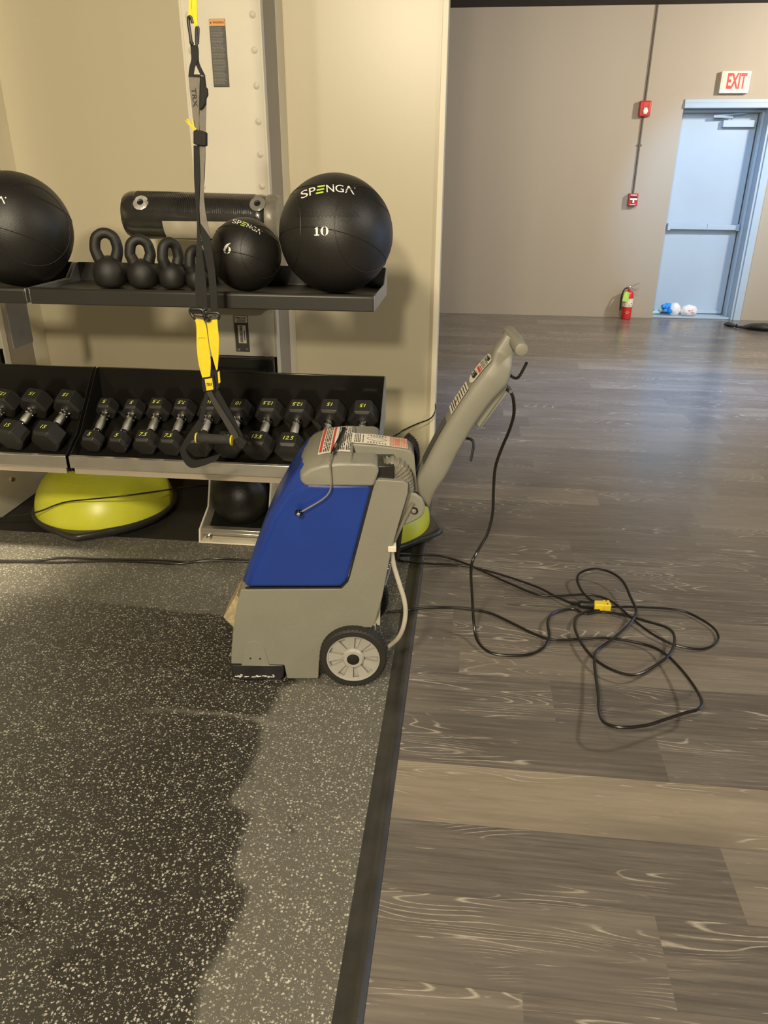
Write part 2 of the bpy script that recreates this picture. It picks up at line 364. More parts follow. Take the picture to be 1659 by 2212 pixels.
# ------------------------------------------------------------------ the shell
def floor_mesh():
    mb = MB(); wd = 0.2065; L = 1.22; Y0 = 1.193
    rows = []
    tones = []; seeds = []; uvs = []
    rnd = random.Random(11)
    fixed_off = {0: 0.67, 1: -0.35, 2: -0.62, 3: 0.32, 4: 1.25, 8: 0.495, 9: 1.05, 10: -0.1, 11: 0.69}
    fixed_tone = {(1, -0.35): 0.95, (0, 0.67-L): 0.12, (0, 0.67): 0.62, (2, -0.62): 0.15, (2, -0.62+L): 0.28, (3, 0.32-L): 0.22, (3, 0.32): 0.08, (4, 1.25-L): 0.62}
    r0 = -33; r1 = 39
    for r in range(r0, r1):
        y0 = Y0+r*wd; y1 = min(y0+wd, 9.0)
        if y0 >= 9.0: break
        off = fixed_off.get(r, rnd.uniform(0, L))
        x = off-L*5
        while x < 6.5:
            t = 0.12+rnd.random()*(0.45 if r < 6 else 0.62)
            for (fr, fx), ft in fixed_tone.items():
                if fr == r and abs(fx-x) < 0.02: t = ft
            xa, xb = max(x, -4.5), min(x+L, 6.5)
            if xb > xa:
                mb.add([(xa, y0, 0), (xb, y0, 0), (xb, y1, 0), (xa, y1, 0)], [(0, 1, 2, 3)])
                tones.append(t); seeds.append(rnd.uniform(0, 9)); uvs.append(((xa-x)/L, (xb-x)/L))
            x += L
    o = struct('floor', mb, M_PLANK, smooth=False)
    me = o.data
    a = me.attributes.new('tone', 'FLOAT', 'FACE'); b = me.attributes.new('seed', 'FLOAT', 'FACE')
    uv = me.uv_layers.new(name='UVMap')
    for i, p in enumerate(me.polygons):
        a.data[i].value = tones[i]; b.data[i].value = seeds[i]
        for li in p.loop_indices:
            vx = me.vertices[me.loops[li].vertex_index].co
            ymin = min(me.vertices[v].co.y for v in p.vertices)
            xmin = min(me.vertices[v].co.x for v in p.vertices)
            uv.data[li].uv = (uvs[i][0] if vx.x < xmin+1e-4 else uvs[i][1], 0 if vx.y < ymin+1e-4 else 1)
    me.update()
    return o
floor_mesh()

WY = 8.97; CZ = 3.0
m = MB(); m.box((-4.5, WY, 0), (2.085, WY+0.30, CZ)); m.box((3.0, WY, 0), (6.5, WY+0.12, CZ)); m.box((2.085, WY, 2.15), (3.0, WY+0.12, CZ))
struct('wall_back', m, M_TAUPE, smooth=False)
m = MB(); m.box((-4.5, 3.585, 0), (-0.150, 3.70, CZ))
struct('wall_left', m, M_CREAM, smooth=False)
m = MB(); m.box((-0.162, 3.572, 0.008), (-0.137, 3.713, CZ)); struct('trim_1', m, M_TRIMW, bevel=0.002)
m = MB(); m.box((6.5, -5.6, 0), (6.6, WY+0.12, CZ)); struct('wall_right', m, M_TAUPE, smooth=False)
m = MB(); m.box((-4.6, -5.6, 0), (-4.5, WY+0.12, CZ)); struct('wall_far_left', m, M_CREAM, smooth=False)
m = MB(); m.box((-4.6, -5.7, 0), (6.6, -5.6, CZ)); struct('wall_front', m, M_TAUPE, smooth=False)
m = MB(); m.box((-4.6, -5.7, CZ), (6.6, 9.4, CZ+0.1)); struct('ceiling', m, M_CEIL, smooth=False)
m = MB(); m.box((-0.35, WY-0.008, 0), (2.085, WY-0.001, 0.055)); struct('baseboard_back', m, M_TAUPE, smooth=False)

# door in its recess
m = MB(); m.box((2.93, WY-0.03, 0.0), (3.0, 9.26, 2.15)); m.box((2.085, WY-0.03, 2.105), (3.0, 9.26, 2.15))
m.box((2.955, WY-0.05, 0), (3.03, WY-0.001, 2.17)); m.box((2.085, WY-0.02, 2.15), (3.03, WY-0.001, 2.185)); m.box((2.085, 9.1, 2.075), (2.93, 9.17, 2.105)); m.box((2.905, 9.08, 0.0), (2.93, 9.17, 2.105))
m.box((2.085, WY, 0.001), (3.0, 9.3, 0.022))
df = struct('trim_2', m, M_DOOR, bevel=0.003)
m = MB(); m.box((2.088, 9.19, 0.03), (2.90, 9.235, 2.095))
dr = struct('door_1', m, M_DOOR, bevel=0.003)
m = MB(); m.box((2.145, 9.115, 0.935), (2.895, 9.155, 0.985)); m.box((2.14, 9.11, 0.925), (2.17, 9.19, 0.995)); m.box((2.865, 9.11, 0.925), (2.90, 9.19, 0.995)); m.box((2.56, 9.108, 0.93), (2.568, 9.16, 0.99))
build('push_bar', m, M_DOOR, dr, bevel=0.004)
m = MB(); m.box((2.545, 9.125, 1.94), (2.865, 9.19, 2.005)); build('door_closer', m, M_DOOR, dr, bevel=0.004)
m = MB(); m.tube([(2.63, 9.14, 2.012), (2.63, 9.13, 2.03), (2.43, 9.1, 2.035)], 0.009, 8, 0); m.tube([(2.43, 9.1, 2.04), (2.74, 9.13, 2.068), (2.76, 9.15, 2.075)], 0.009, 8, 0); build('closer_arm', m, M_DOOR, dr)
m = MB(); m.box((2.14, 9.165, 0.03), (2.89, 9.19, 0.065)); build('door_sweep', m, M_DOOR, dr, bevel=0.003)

# ------------------------------------------------------------------ rubber gym flooring with the cleaned patch
def wet_poly():
    px = [(-160,1262),(0,1283),(130,1296),(280,1312),(480,1336),(520,1342),(605,1350),(640,1480),(606,1492),(598,1518),(580,1550),(548,1556),(567,1580),(560,1620),(540,1668),(505,1722),(497,1738),(540,1763),(531,1800),(512,1850),(505,1895),(512,1912),(536,1922),(527,1965),(508,2010),(494,2050),(462,2095),(440,2140),(427,2212),(415,2300),(250,2420),(-400,2420),(-400,1262)]
    return [G(*p) for p in px]
def inside(x, y, poly):
    c = False; n = len(poly); d = 9e9
    for i in range(n):
        a = poly[i]; b = poly[(i+1) % n]
        if (a.y > y) != (b.y > y) and x < (b.x-a.x)*(y-a.y)/(b.y-a.y)+a.x: c = not c
        ex, ey = b.x-a.x, b.y-a.y; L = ex*ex+ey*ey; t = max(0, min(1, ((x-a.x)*ex+(y-a.y)*ey)/L)) if L else 0
        d = min(d, math.hypot(x-a.x-t*ex, y-a.y-t*ey))
    return d if c else -d
def rubber():
    mb = MB(); poly = wet_poly()
    xs = []; x = -0.186
    while x > -1.95: xs.append(x); x -= 0.0135
    while x > -4.5: xs.append(x); x -= 0.1
    xs.append(-4.5); ys = [-5.6, -1.0, 0.2, 0.5]; y = 0.62
    while y < 2.83: ys.append(y); y += 0.0135
    ys.append(2.832)
    nx, ny = len(xs), len(ys); H = 0.008
    vs = [(x, y, H) for y in ys for x in xs]
    fs = [(j*nx+i, j*nx+i+1, (j+1)*nx+i+1, (j+1)*nx+i) for j in range(ny-1) for i in range(nx-1)]
    mb.add(vs, fs)
    o = struct('floor_rubber', mb, M_RUB, smooth=False)
    # scuff: the pale drag mark
    sc = [G(*p) for p in [(310, 1538), (400, 1541), (470, 1546), (545, 1556), (600, 1572)]]
    spots = [(G(640, 1765), 0.022), (G(548, 1682), 0.02), (G(30, 1990), 0.06), (G(190, 2140), 0.03), (G(228, 2055), 0.03), (G(620, 1797), 0.018), (G(180, 2100), 0.06)]
    a = o.data.attributes.new('wet', 'FLOAT', 'POINT'); b = o.data.attributes.new('scuff', 'FLOAT', 'POINT')
    wv = []; sv = []
    # left edge of the wettest band
    lb = [G(*p) for p in [(500, 1345), (470, 1420), (430, 1500), (420, 1560), (330, 1680), (330, 1800), (330, 1920), (300, 2050), (250, 2212)]]
    for x, y, z in vs:
        if x < -2.6 or y < 0.5: wv.append(0.3); sv.append(0.0); continue
        d = inside(x, y, poly); nz = noise.noise(Vector((x*6, y*6, 0)))*0.012+noise.noise(Vector((x*25, y*25, 3)))*0.006
        k = max(0, min(1, (d+nz+0.008)/0.016))
        # fades as it dries towards the left
        best = min(lb, key=lambda p: abs(p.y-y)); lx = best.x
        dry = max(0, min(1, (lx-x)/0.75))
        dry2 = 0.5+0.5*noise.noise(Vector((x*3.1, y*2.3, 5)))
        wv.append(k*(0.97-0.72*dry*(0.6+0.6*dry2)))
        s = 0
        for i in range(len(sc)-1):
            p, q = sc[i], sc[i+1]
            if p.x <= x <= q.x:
                t = (x-p.x)/(q.x-p.x); yy = p.y+t*(q.y-p.y); s = max(0, 1-abs(y-yy)/0.011)*(0.4+0.6*dry2)
        for c, r in spots:
            if c and math.hypot(x-c.x, y-c.y) < r and noise.noise(Vector((x*60, y*60, 1))) > 0.0: wv[-1] = min(1, wv[-1]+0.5)
        sv.append(s)
    a.data.foreach_set('value', wv); b.data.foreach_set('value', sv)
rubber()
m = MB(); m.box((-4.5, 2.832, 0), (-0.186, 3.585, 0.0065)); struct('floor_black_rubber', m, M_RUBB, smooth=False)
m = MB()
prof = [(-0.190, 0.0), (-0.190, 0.0085), (-0.176, 0.0075), (-0.163, 0.008), (-0.155, 0.0135), (-0.147, 0.0155), (-0.139, 0.0135), (-0.131, 0.006), (-0.130, 0.0)]
m.loft([[Vector((x, y, z)) for x, z in prof] for y in (-5.59, 3.571)])
M_STRIP = mat('dark_rubber_reducer', (0.040, 0.037, 0.031), 0.42, noise_s=14, noise_a=0.25, bump=0.2, bump_s=300)
build('transition_strip', m, M_STRIP, label='long dark rubber transition strip between speckled gym floor and wood planks', cat='floor strip')

# ------------------------------------------------------------------ steel columns
def column(X0, X1, full, label, grp):
    Yf, Yb = 3.22, 3.46
    t = thing('equipment_column', ((X0+X1)/2, 3.4, 0), label, 'rack column')
    m = MB(); m.box((X0+0.003, Yf, 0.74), (X1-0.003, Yf+0.03, CZ-0.002)); m.box((X0, Yf+0.036, 0.30), (X0+0.004, Yb, CZ-0.002))
    m.box((X0-0.002, Yf-0.004, 0.30), (X0+0.007, Yf+0.034, CZ-0.003)); m.box((X1-0.006, Yf-0.003, 0.30), (X1+0.002, Yf+0.034, CZ-0.003))
    build('front_panel', m, M_POST, t, bevel=0.001)
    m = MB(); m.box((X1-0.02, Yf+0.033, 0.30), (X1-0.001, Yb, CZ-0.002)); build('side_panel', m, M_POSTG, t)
    m = MB(); m.box((X1-0.03, Yb, 0.0075), (X1, 3.585, CZ-0.002)); build('rear_flange', m, M_TRIMW, t, bevel=0.002)
    m = MB(); m.box((X0+0.014, Yf-0.002, 0.30), (X1-0.014, Yf+0.02, 0.745)); build('lower_panel', m, M_BLKG, t, bevel=0.008)
    # curved side plates of the foot
    prof = [(3.22, 0.31), (3.02, 0.254), (2.985, 0.16), (2.955, 0.115), (2.83, 0.068), (2.815, 0.0075), (2.93, 0.0075), (3.03, 0.012), (3.10, 0.03), (3.17, 0.07), (3.23, 0.16), (3.26, 0.31)]
    prof = [(3.22, 0.40), (3.10, 0.36), (3.03, 0.28), (3.0, 0.20), (2.96, 0.12), (2.83, 0.068), (2.815, 0.009), (3.47, 0.009), (3.47, 0.40)]
    for x in (X0+0.012, X1-0.016):
        m = MB(); m.prism([(x, y, z) for y, z in prof], (0.008, 0, 0)); build('foot_plate', m, M_POST, t, bevel=0.002)
    m = MB(); m.box((X0+0.02, 2.815, 0.009), (X1-0.02, 2.86, 0.016)); m.box((X0+0.02, 2.86, 0.009), (X1-0.02, 3.4, 0.014)); build('base_plate', m, M_TRIMW, t, bevel=0.002)
    m = MB(); m.box((X0+0.021, 2.84, 0.050), (X1-0.017, 2.875, 0.068)); m.box((X0+0.021, 2.843, 0.038), (X1-0.017, 2.848, 0.050)); build('cross_bar', m, M_STEEL, t, bevel=0.003)
    m = MB(); m.box((X0+0.021, 2.90, 0.014), (X1-0.017, 3.21, 0.02)); m.loft([[Vector((X, y, z)) for y, z in [(3.205, 0.74), (3.19, 0.30), (3.10, 0.10), (2.95, 0.035), (2.95, 0.03), (3.12, 0.08), (3.21, 0.30), (3.212, 0.74)]] for X in (X0+0.021, X1-0.017)]); build('kick_panel', m, M_BLKG, t)
    m = MB(); m.lathe([(0.011, 0), (0.011, 0.008), (0.006, 0.011)], 12, Matrix.Translation((X0+0.05, 2.84, 0.03)) @ Matrix.Rotation(PI/2, 4, 'X')); build('bolt', m, M_CHROME, t)
    m = MB(); m.lathe([(0.010, 0), (0.010, 0.006), (0.005, 0.008)], 12, Matrix.Translation((X1-0.008, 3.085, 0.15)) @ Matrix.Rotation(PI/2, 4, 'Y')); build('bolt', m, M_CHROME, t)
    if full:
        for z in [p.z for p in (P(540, 31, Yf), P(546, 108, Yf), P(549, 185, Yf), P(553, 262, Yf), P(557, 333, Yf), P(560, 402, Yf))]+[2.25, 2.42, 2.6, 2.8]:
            for x in (X0+0.032, X1-0.030):
                m = MB(); m.lathe([(0.0125, 0), (0.0125, 0.002), (0.008, 0.006), (0.0005, 0.008)], 14, Matrix.Translation((x, Yf, z)) @ Matrix.Rotation(PI/2, 4, 'X')); build('rivet', m, M_POST, t)
        # warning label
        x0, x1 = P(451, 41, Yf).x, P(486, 42, Yf).x; z1, z0 = P(451, 41, Yf).z, P(495, 188, Yf).z
        m = MB(); m.box((x0, Yf-0.003, z0), (x1, Yf, z1)); wl = build('warning_sticker', m, M_DKDEC, t, bevel=0.0015)
        m = MB(); m.box((x0+0.001, Yf-0.0036, z1-0.023), (x1-0.001, Yf-0.001, z1-0.001)); build('sticker_header', m, M_ORG, wl)
        m = MB(); put_text(m, 'WARNING', lambda u, v: Vector(((x0+x1)/2+0.005+u, Yf-0.0042, z1-0.0115+v)), width=0.042, height=0.008, bold=0.01)
        m.add([(x0+0.004, Yf-0.0042, z1-0.015), (x0+0.011, Yf-0.0042, z1-0.015), (x0+0.0075, Yf-0.0042, z1-0.008)], [(0, 1, 2)]); build('lettering', m, M_BLKP, wl, smooth=False)
        m = MB(); r = random.Random(2); z = z1-0.030
        while z > z0+0.008:
            x = x0+0.005; lim = x1-0.005-r.uniform(0, 0.012)
            while x < lim:
                wdt = r.uniform(0.004, 0.011); m.box((x, Yf-0.0036, z), (min(x+wdt, lim), Yf-0.002, z+0.0018)); x += wdt+0.0015
            z -= 0.0048
        build('fine_print', m, M_GTXT, wl, smooth=False)
        # serial label
        x0, x1 = P(505, 682, Yf).x, P(535, 682, Yf).x; z1, z0 = P(505, 681, Yf).z, P(538, 760, Yf).z
        m = MB(); m.box((x0, Yf-0.003, z0), (x1, Yf, z1)); sl = build('serial_sticker', m, M_DKDEC, t, bevel=0.0015)
        m = MB(); m.box((x0+0.003, Yf-0.0034, z1-0.030), (x1-0.003, Yf-0.001, z1-0.002)); build('sticker_header', m, M_POST, sl)
        m = MB(); put_text(m, 'PRECOR', lambda u, v: Vector(((x0+x1)/2+u, Yf-0.004, z1-0.010+v)), width=0.046, height=0.007, bold=0.012)
        for k in range(3): m.box((x0+0.012, Yf-0.004, z1-0.019-k*0.004), (x1-0.012, Yf-0.0034, z1-0.0175-k*0.004))
        build('lettering', m, M_BLKP, sl, smooth=False)
        m = MB(); m.box((x0+0.015, Yf-0.0036, z0+0.038), (x1-0.012, Yf-0.001, z1-0.042)); bc = build('barcode_patch', m, M_DECAL, sl)
        m = MB(); r = random.Random(5); z = z0+0.042
        while z < z1-0.046:
            h = r.choice((0.001, 0.0018, 0.0028)); m.box((x0+0.023, Yf-0.0044, z), (x1-0.026, Yf-0.0036, z+h)); z += h+r.choice((0.0012, 0.002))
        m.box((x1-0.020, Yf-0.0044, z0+0.05), (x1-0.017, Yf-0.0036, z1-0.065)); build('bars', m, M_BLKP, sl, smooth=False)
        m = MB(); put_text(m, 'CE', lambda u, v: Vector((x0+0.013+u, Yf-0.0036, z0+0.010+v)), height=0.008); m.box((x1-0.017, Yf-0.0036, z0+0.011), (x1-0.007, Yf-0.003, z0+0.013)); build('small_print', m, M_WHITE, sl, smooth=False)
    return t
column(-1.127, -0.82, True, 'tall white riveted rack column with dark warning sticker, behind the hanging straps', None)
column(-2.405, -2.10, False, 'tall white rack column at the left edge of the photo, its curved foot beside the lime dome', None)

# ------------------------------------------------------------------ upper shelves
SZ = 1.126
def shelf(X0, X1, label, side_plate):
    t = thing('storage_shelf', ((X0+X1)/2, 2.67, 1.09), label, 'shelf')
    m = MB(); prof = [(2.675, SZ-0.004), (2.36, SZ-0.004), (2.352, 1.141), (2.336, 1.141), (2.33, 1.135), (2.33, 1.092), (2.67, 1.092), (2.685, 1.10), (2.685, 1.182), (2.670, 1.187)]
    m.loft([[Vector((X, y, z)) for y, z in prof] for X in (X0, X1)]); build('tray', m, M_BLKM, t, bevel=0.003)
    for x in (X1, X0-0.003):
        m = MB(); m.prism([(x, 2.333, 1.094), (x, 2.333, 1.139), (x, 2.60, 1.139), (x, 2.66, 1.185), (x, 2.684, 1.185), (x, 2.684, 1.094)], (0.003, 0, 0)); build('end_plate', m, M_STEELG, t, bevel=0.0008)
    xc = (X0+X1)/2 if not side_plate else -2.25
    m = MB(); m.box((-1.11 if not side_plate else -2.39, 3.19, 0.95), (-0.835 if not side_plate else -2.11, 3.219, 1.17)); m.box((-1.09 if not side_plate else -2.37, 2.67, 1.08), (-0.86 if not side_plate else -2.13, 3.20, 1.125)); build('bracket', m, M_BLK, t, bevel=0.006)
    if side_plate:
        m = MB(); m.prism([(-1.70, 2.665, 1.094), (-1.70, 2.665, 0.868), (-1.70, 2.80, 0.868), (-1.70, 2.80, 1.094)], (0.004, 0, 0)); m.box((-1.73, 2.66, 1.085), (-1.68, 2.81, 1.094)); build('hanging_plate', m, M_STEELG, t, label='grey steel plate hanging under the shelf')
    return t
shelf(-1.395, -0.288, 'long black metal shelf holding kettlebells and two black balls', False)
shelf(-2.52, -1.412, 'short visible end of black metal shelf at left, holding a large ball', True)

# ------------------------------------------------------------------ dumbbell racks
SL = math.radians(28)
def rack(X0, X1, label, colx):
    t = thing('dumbbell_rack', ((X0+X1)/2, 2.71, 0.50), label, 'dumbbell rack')
    m = MB(); prof = [(2.410, 0.508), (2.700, 0.662), (2.705, 0.797), (2.720, 0.797), (2.722, 0.65), (2.41, 0.485)]
    m.loft([[Vector((X, y, z)) for y, z in prof] for X in (X0+0.004, X1-0.004)]); build('tray', m, M_BLKG, t, bevel=0.002)
    m = MB(); prof = [(2.396, 0.547), (2.408, 0.550), (2.412, 0.512), (2.45, 0.531), (2.45, 0.526), (2.42, 0.50), (2.402, 0.500), (2.396, 0.505)]
    m.loft([[Vector((X, y, z)) for y, z in prof] for X in (X0, X1)]); build('front_lip', m, M_STEEL, t, bevel=0.001)
    m = MB(); m.box((X0+0.01, 2.406, 0.478), (X1-0.01, 2.44, 0.5)); build('under_rail', m, M_POSTG, t)
    for x in (X0, X1-0.003):
        m = MB(); m.prism([(x, 2.40, 0.492), (x, 2.40, 0.548), (x, 2.50, 0.60), (x, 2.695, 0.797), (x, 2.722, 0.797), (x, 2.722, 0.64), (x, 2.42, 0.480)], (0.003, 0, 0)); build('end_plate', m, M_STEELG if x > -0.5 else M_BLK, t, bevel=0.0006)
    m = MB(); m.box((colx-0.11, 2.71, 0.655), (colx+0.11, 3.195, 0.70)); m.box((colx-0.145, 3.17, 0.60), (colx+0.145, 3.195, 0.742)); build('bracket', m, M_BLK, t, bevel=0.005)
    return t
rack(-1.400, -0.290, 'black sloping dumbbell rack with silver front lip, right of the rack seam', -0.975)
rack(-2.52, -1.412, 'black sloping dumbbell rack at left edge with silver front lip', -2.25)
m = MB(); m.lathe([(0.009, 0), (0.009, 0.004), (0.005, 0.007)], 12, Matrix.Translation((-1.452, 2.7035, 0.757)) @ Matrix.Rotation(PI/2, 4, 'X'))

# ------------------------------------------------------------------ dumbbells
DB = {'5': (0.084, 0.054, 0.040), '7.5': (0.095, 0.060, 0.046), '10': (0.103, 0.064, 0.050), '12.5': (0.110, 0.068, 0.052), '15': (0.116, 0.072, 0.056)}
_protos = {}
def dumbbell(num, x, yaw, label):
    D, hl, nw = DB[num]; R = D/2; rf = R*math.cos(PI/6); half = 0.084
    # resting surface passes through tray plane
    yb = 2.563; base = Vector((x, yb, 0.508+(yb-2.41)*math.tan(SL))) ; nrm = Vector((0, -math.sin(SL), math.cos(SL)))
    c = base+nrm*(rf+0.0025)
    rot = Matrix.Rotation(SL, 4, 'X') @ Matrix.Rotation(yaw, 4, 'Z')
    root = thing('hex_dumbbell', c, label, 'dumbbell', 'hex dumbbells on the racks', rot.to_euler(), local=True)
    if num in _protos:
        for ch in _protos[num]:
            k = ch.copy(); COL.objects.link(k); k.parent = root
            for g in ch.children:
                q = g.copy(); COL.objects.link(q); q.parent = k
        return root
    parts = []
    for s in (-1, 1):
        m = MB(); prof = []
        a0, a1 = half-hl/2, half+hl/2
        for y, k in ((a0, 0.80), (a0+0.008, 1.0), (a1-0.010, 1.0), (a1, 0.82)):
            prof.append([Vector((R*k*math.cos(PI/3*i), s*y, R*k*math.sin(PI/3*i))) for i in range(6)])
        m.loft(prof); h = build('head', m, M_HEAD, root, bevel=0.002, ang=20)
        m = MB(); zz = rf+0.0006
        f = (lambda u, v: Vector((u, -half+v, zz))) if s < 0 else (lambda u, v: Vector((-u, half-v, zz)))
        put_text(m, num, f, height=0.0165, bold=0.006, shear=0.2)
        build('number', m, M_NUM, h, smooth=False); parts.append(h)
    hr = 0.0135; a = half-hl/2; m = MB()
    m.lathe([(0.017, -a), (0.018, -a+0.006), (0.012, -a+0.010), (0.0125, -a+0.016), (0.0165, -a+0.019), (0.0165, -a+0.023), (0.013, -a+0.026)], 20, Matrix.Rotation(-PI/2, 4, 'X')); parts.append(build('collar', m, M_CHROME, root)); m = MB()
    m.lathe([(0.013, a-0.026), (0.0165, a-0.023), (0.0165, a-0.019), (0.0125, a-0.016), (0.012, a-0.010), (0.018, a-0.006), (0.017, a)], 20, Matrix.Rotation(-PI/2, 4, 'X'))
    parts.append(build('collar', m, M_CHROME, root))
    m = MB(); m.lathe([(0.013, -a+0.025), (0.0155, -0.008), (0.0155, 0.008), (0.013, a-0.025)], 20, Matrix.Rotation(-PI/2, 4, 'X')); parts.append(build('handle', m, M_KNURL, root))
    _protos[num] = parts
    return root
for num, x, yaw, lab in [
    ('12.5', -1.752, -0.18, 'black hex dumbbell marked 12.5, cut off by the left edge of the photo'),
    ('15', -1.626, -0.16, 'black hex dumbbell marked 15 on left rack, nearer the photo edge'),
    ('15', -1.491, -0.12, 'black hex dumbbell marked 15 at the right end of the left rack'),
    ('5', -1.338, 0.0, 'small black hex dumbbell marked 5, first after the rack seam'),
    ('5', -1.234, -0.02, 'small black hex dumbbell marked 5, second after the rack seam'),
    ('7.5', -1.133, 0.0, 'black hex dumbbell marked 7.5 right beside the pair marked 5'),
    ('7.5', -1.038, -0.02, 'black hex dumbbell marked 7.5 just left of the hanging foam grip'),
    ('10', -0.932, 0.0, 'black hex dumbbell behind the hanging foam grip, its number covered'),
    ('10', -0.823, -0.04, 'black hex dumbbell marked 10 behind the grip buckle'),
    ('12.5', -0.711, -0.04, 'black hex dumbbell marked 12.5, first right of the strap buckle'),
    ('12.5', -0.600, -0.02, 'black hex dumbbell marked 12.5, second right of the strap buckle'),
    ('15', -0.481, -0.02, 'black hex dumbbell marked 15 partly covered by the machine lid'),
    ('15', -0.359, 0.0, 'black hex dumbbell marked 15, last at the right end of the rack')]:
    dumbbell(num, x, yaw, lab)

# ------------------------------------------------------------------ medicine balls
def on_sphere(px, py, c, r):
    d = ray(px, py).normalized(); oc = CAM-c; b = oc.dot(d); q = b*b-(oc.dot(oc)-r*r)
    if q < 0: q = 0
    return CAM+d*(-b-math.sqrt(q))
def decal(mb, body, c, r, cx, cy, w=None, h=None, rot=0, arc=0, mi=0, **k):
    vs, fs, W, H = text2d(body, 1.0, **k); sx = w/W if w else h/H; sy = h/H if h else sx
    cr, sr = math.cos(rot), math.sin(rot); out = []
    for x, y in vs:
        x *= sx; y *= -sy
        y += arc*x*x
        out.append(on_sphere(cx+x*cr-y*sr, cy+x*sr+y*cr, c, r))
    mb.add(out, fs, mi)
def poly_decal(mb, pts, c, r, mi=0):
    mb.add([on_sphere(x, y, c, r) for x, y in pts], [tuple(range(len(pts)))], mi)
def seam(m, c, r, axis, off=0.0, a0=0, a1=2*PI, n=60):
    ax = Vector(axis).normalized(); u = ax.orthogonal().normalized(); v = ax.cross(u); rr = math.sqrt(r*r-off*off)
    pts = [c+ax*off+(u*math.cos(a0+(a1-a0)*i/n)+v*math.sin(a0+(a1-a0)*i/n))*(rr+0.0002) for i in range(n+1)]
    m.tube(pts, 0.0013, 6, 0)
def strokes(mb, lines, c, r, wpx, mi=0):
    for (x0, y0), (x1, y1) in lines:
        dx, dy = x1-x0, y1-y0; L = math.hypot(dx, dy); nx, ny = -dy/L*wpx/2, dx/L*wpx/2
        poly_decal(mb, [(x0+nx, y0+ny), (x1+nx, y1+ny), (x1-nx, y1-ny), (x0-nx, y0-ny)], c, r, mi)
def ball(c, r, label):
    t = thing('medicine_ball', c-Vector((0, 0, r)), label, 'exercise ball', 'black medicine balls on the shelf')
    m = MB(); m.sphere(c, r, 64, 40); body = build('shell', m, M_VINYL, t)
    m = MB()
    for ax, off in (((0.15, 0.5, 1), -r*0.30), ((0.15, 0.5, 1), r*0.45), ((1, -0.75, 0.2), r*0.72), ((-1, -0.5, 0.1), r*0.8)): seam(m, c, r, ax, off)
    build('seam', m, M_VINYL, t); return t
# big ball marked 10
rB = 0.178; cB = Vector((-0.426, 2.482, SZ+rB)); tB = ball(cB, rB, 'large black medicine ball marked 10 at the right end of the shelf')
rr = rB+0.0012
m = MB()
def spenga(m, c, r, cx, cy, W, rot, arc, sk=1.0):
    h = W*0.135
    def tr(x, y):  # x in -0.5..0.5 of W, y px up
        X = x*W; Y = -y+arc*X*X; cr, sr = math.cos(rot), math.sin(rot); return (cx+X*cr-Y*sr, cy+X*sr+Y*cr)
    for ch, x0, wd in (('S', -0.435, 0.13), ('P', -0.285, 0.12), ('N', 0.045, 0.14), ('G', 0.215, 0.15)):
        vs, fs, Wc, H = text2d(ch, 1.0)
        m.add([on_sphere(*tr(x0+x/Wc*wd, y/H*h), c, r) for x, y in vs], fs, 0)
    for k in (-1, 0, 1):
        a, b = -0.205, -0.065; yy = k*h*0.42; t2 = h*0.10
        m.add([on_sphere(*tr(a+0.02*k, yy-t2), c, r), on_sphere(*tr(b+0.02*k, yy-t2), c, r), on_sphere(*tr(b+0.02*k, yy+t2), c, r), on_sphere(*tr(a+0.02*k, yy+t2), c, r)], [(0, 1, 2, 3)], 1)
    w2 = 0.013
    for (xa, ya), (xb, yb) in (((0.32, -h/2), (0.385, h/2)), ((0.385, h/2), (0.465, -h/2))):
        m.add([on_sphere(*tr(xa-w2, ya), c, r), on_sphere(*tr(xa+w2, ya), c, r), on_sphere(*tr(xb+w2, yb), c, r), on_sphere(*tr(xb-w2, yb), c, r)], [(0, 1, 2, 3)], 0)
    p = [on_sphere(*tr(0.495+0.008*math.cos(a), h*0.42+0.008*W*math.sin(a)), c, r) for a in [i*PI/4 for i in range(8)]]; m.add(p, [tuple(range(8))], 0)
spenga(m, cB, rr, 708, 407, 118, -0.075, 0.0030)
build('brand_lettering', m, [M_WHITE, M_GRN], tB, smooth=False)
def zero(m, c, r, x, y, w, h, rot=0):
    for s in (-1, 1):
        outer = []; inner = []
        for i in range(13):
            a = -PI/2+PI*i/12
            outer.append((s*(0.10*w*0+w*0.5*math.cos(a)), h*0.5*math.sin(a))); inner.append((s*(w*0.06+w*0.15*math.cos(a)), h*0.47*math.sin(a)))
        o2 = [(x+a*math.cos(rot)-b*math.sin(rot), y+a*math.sin(rot)+b*math.cos(rot)) for a, b in outer]; i2 = [(x+a*math.cos(rot)-b*math.sin(rot), y+a*math.sin(rot)+b*math.cos(rot)) for a, b in inner]
        vs = [on_sphere(*p, c, r) for p in o2+i2]; m.add(vs, [(i, i+1, 13+i+1, 13+i) for i in range(12)])
m = MB(); zero(m, cB, rr, 701, 499, 17, 20)
for q in ([(681.5, 493), (686.5, 489.5), (686.5, 507), (681.5+1, 507)], [(679, 506.5), (689.5, 506.5), (689.5, 509), (679, 509)], [(679, 494.5), (684, 490.5), (684, 494.5)]): poly_decal(m, q, cB, rr)
build('weight_number', m, M_WHITE, tB, smooth=False)
# zig-zag stitched lacing
m = MB(); x = 641; k = 0
while x < 768:
    for s in (-1, 1): strokes(m, [((x, 461+s*7), (x+9, 461-s*7))], cB, rB+0.001, 3.0)
    x += 9; k += 1
build('lacing', m, M_BLKP, tB, smooth=False)
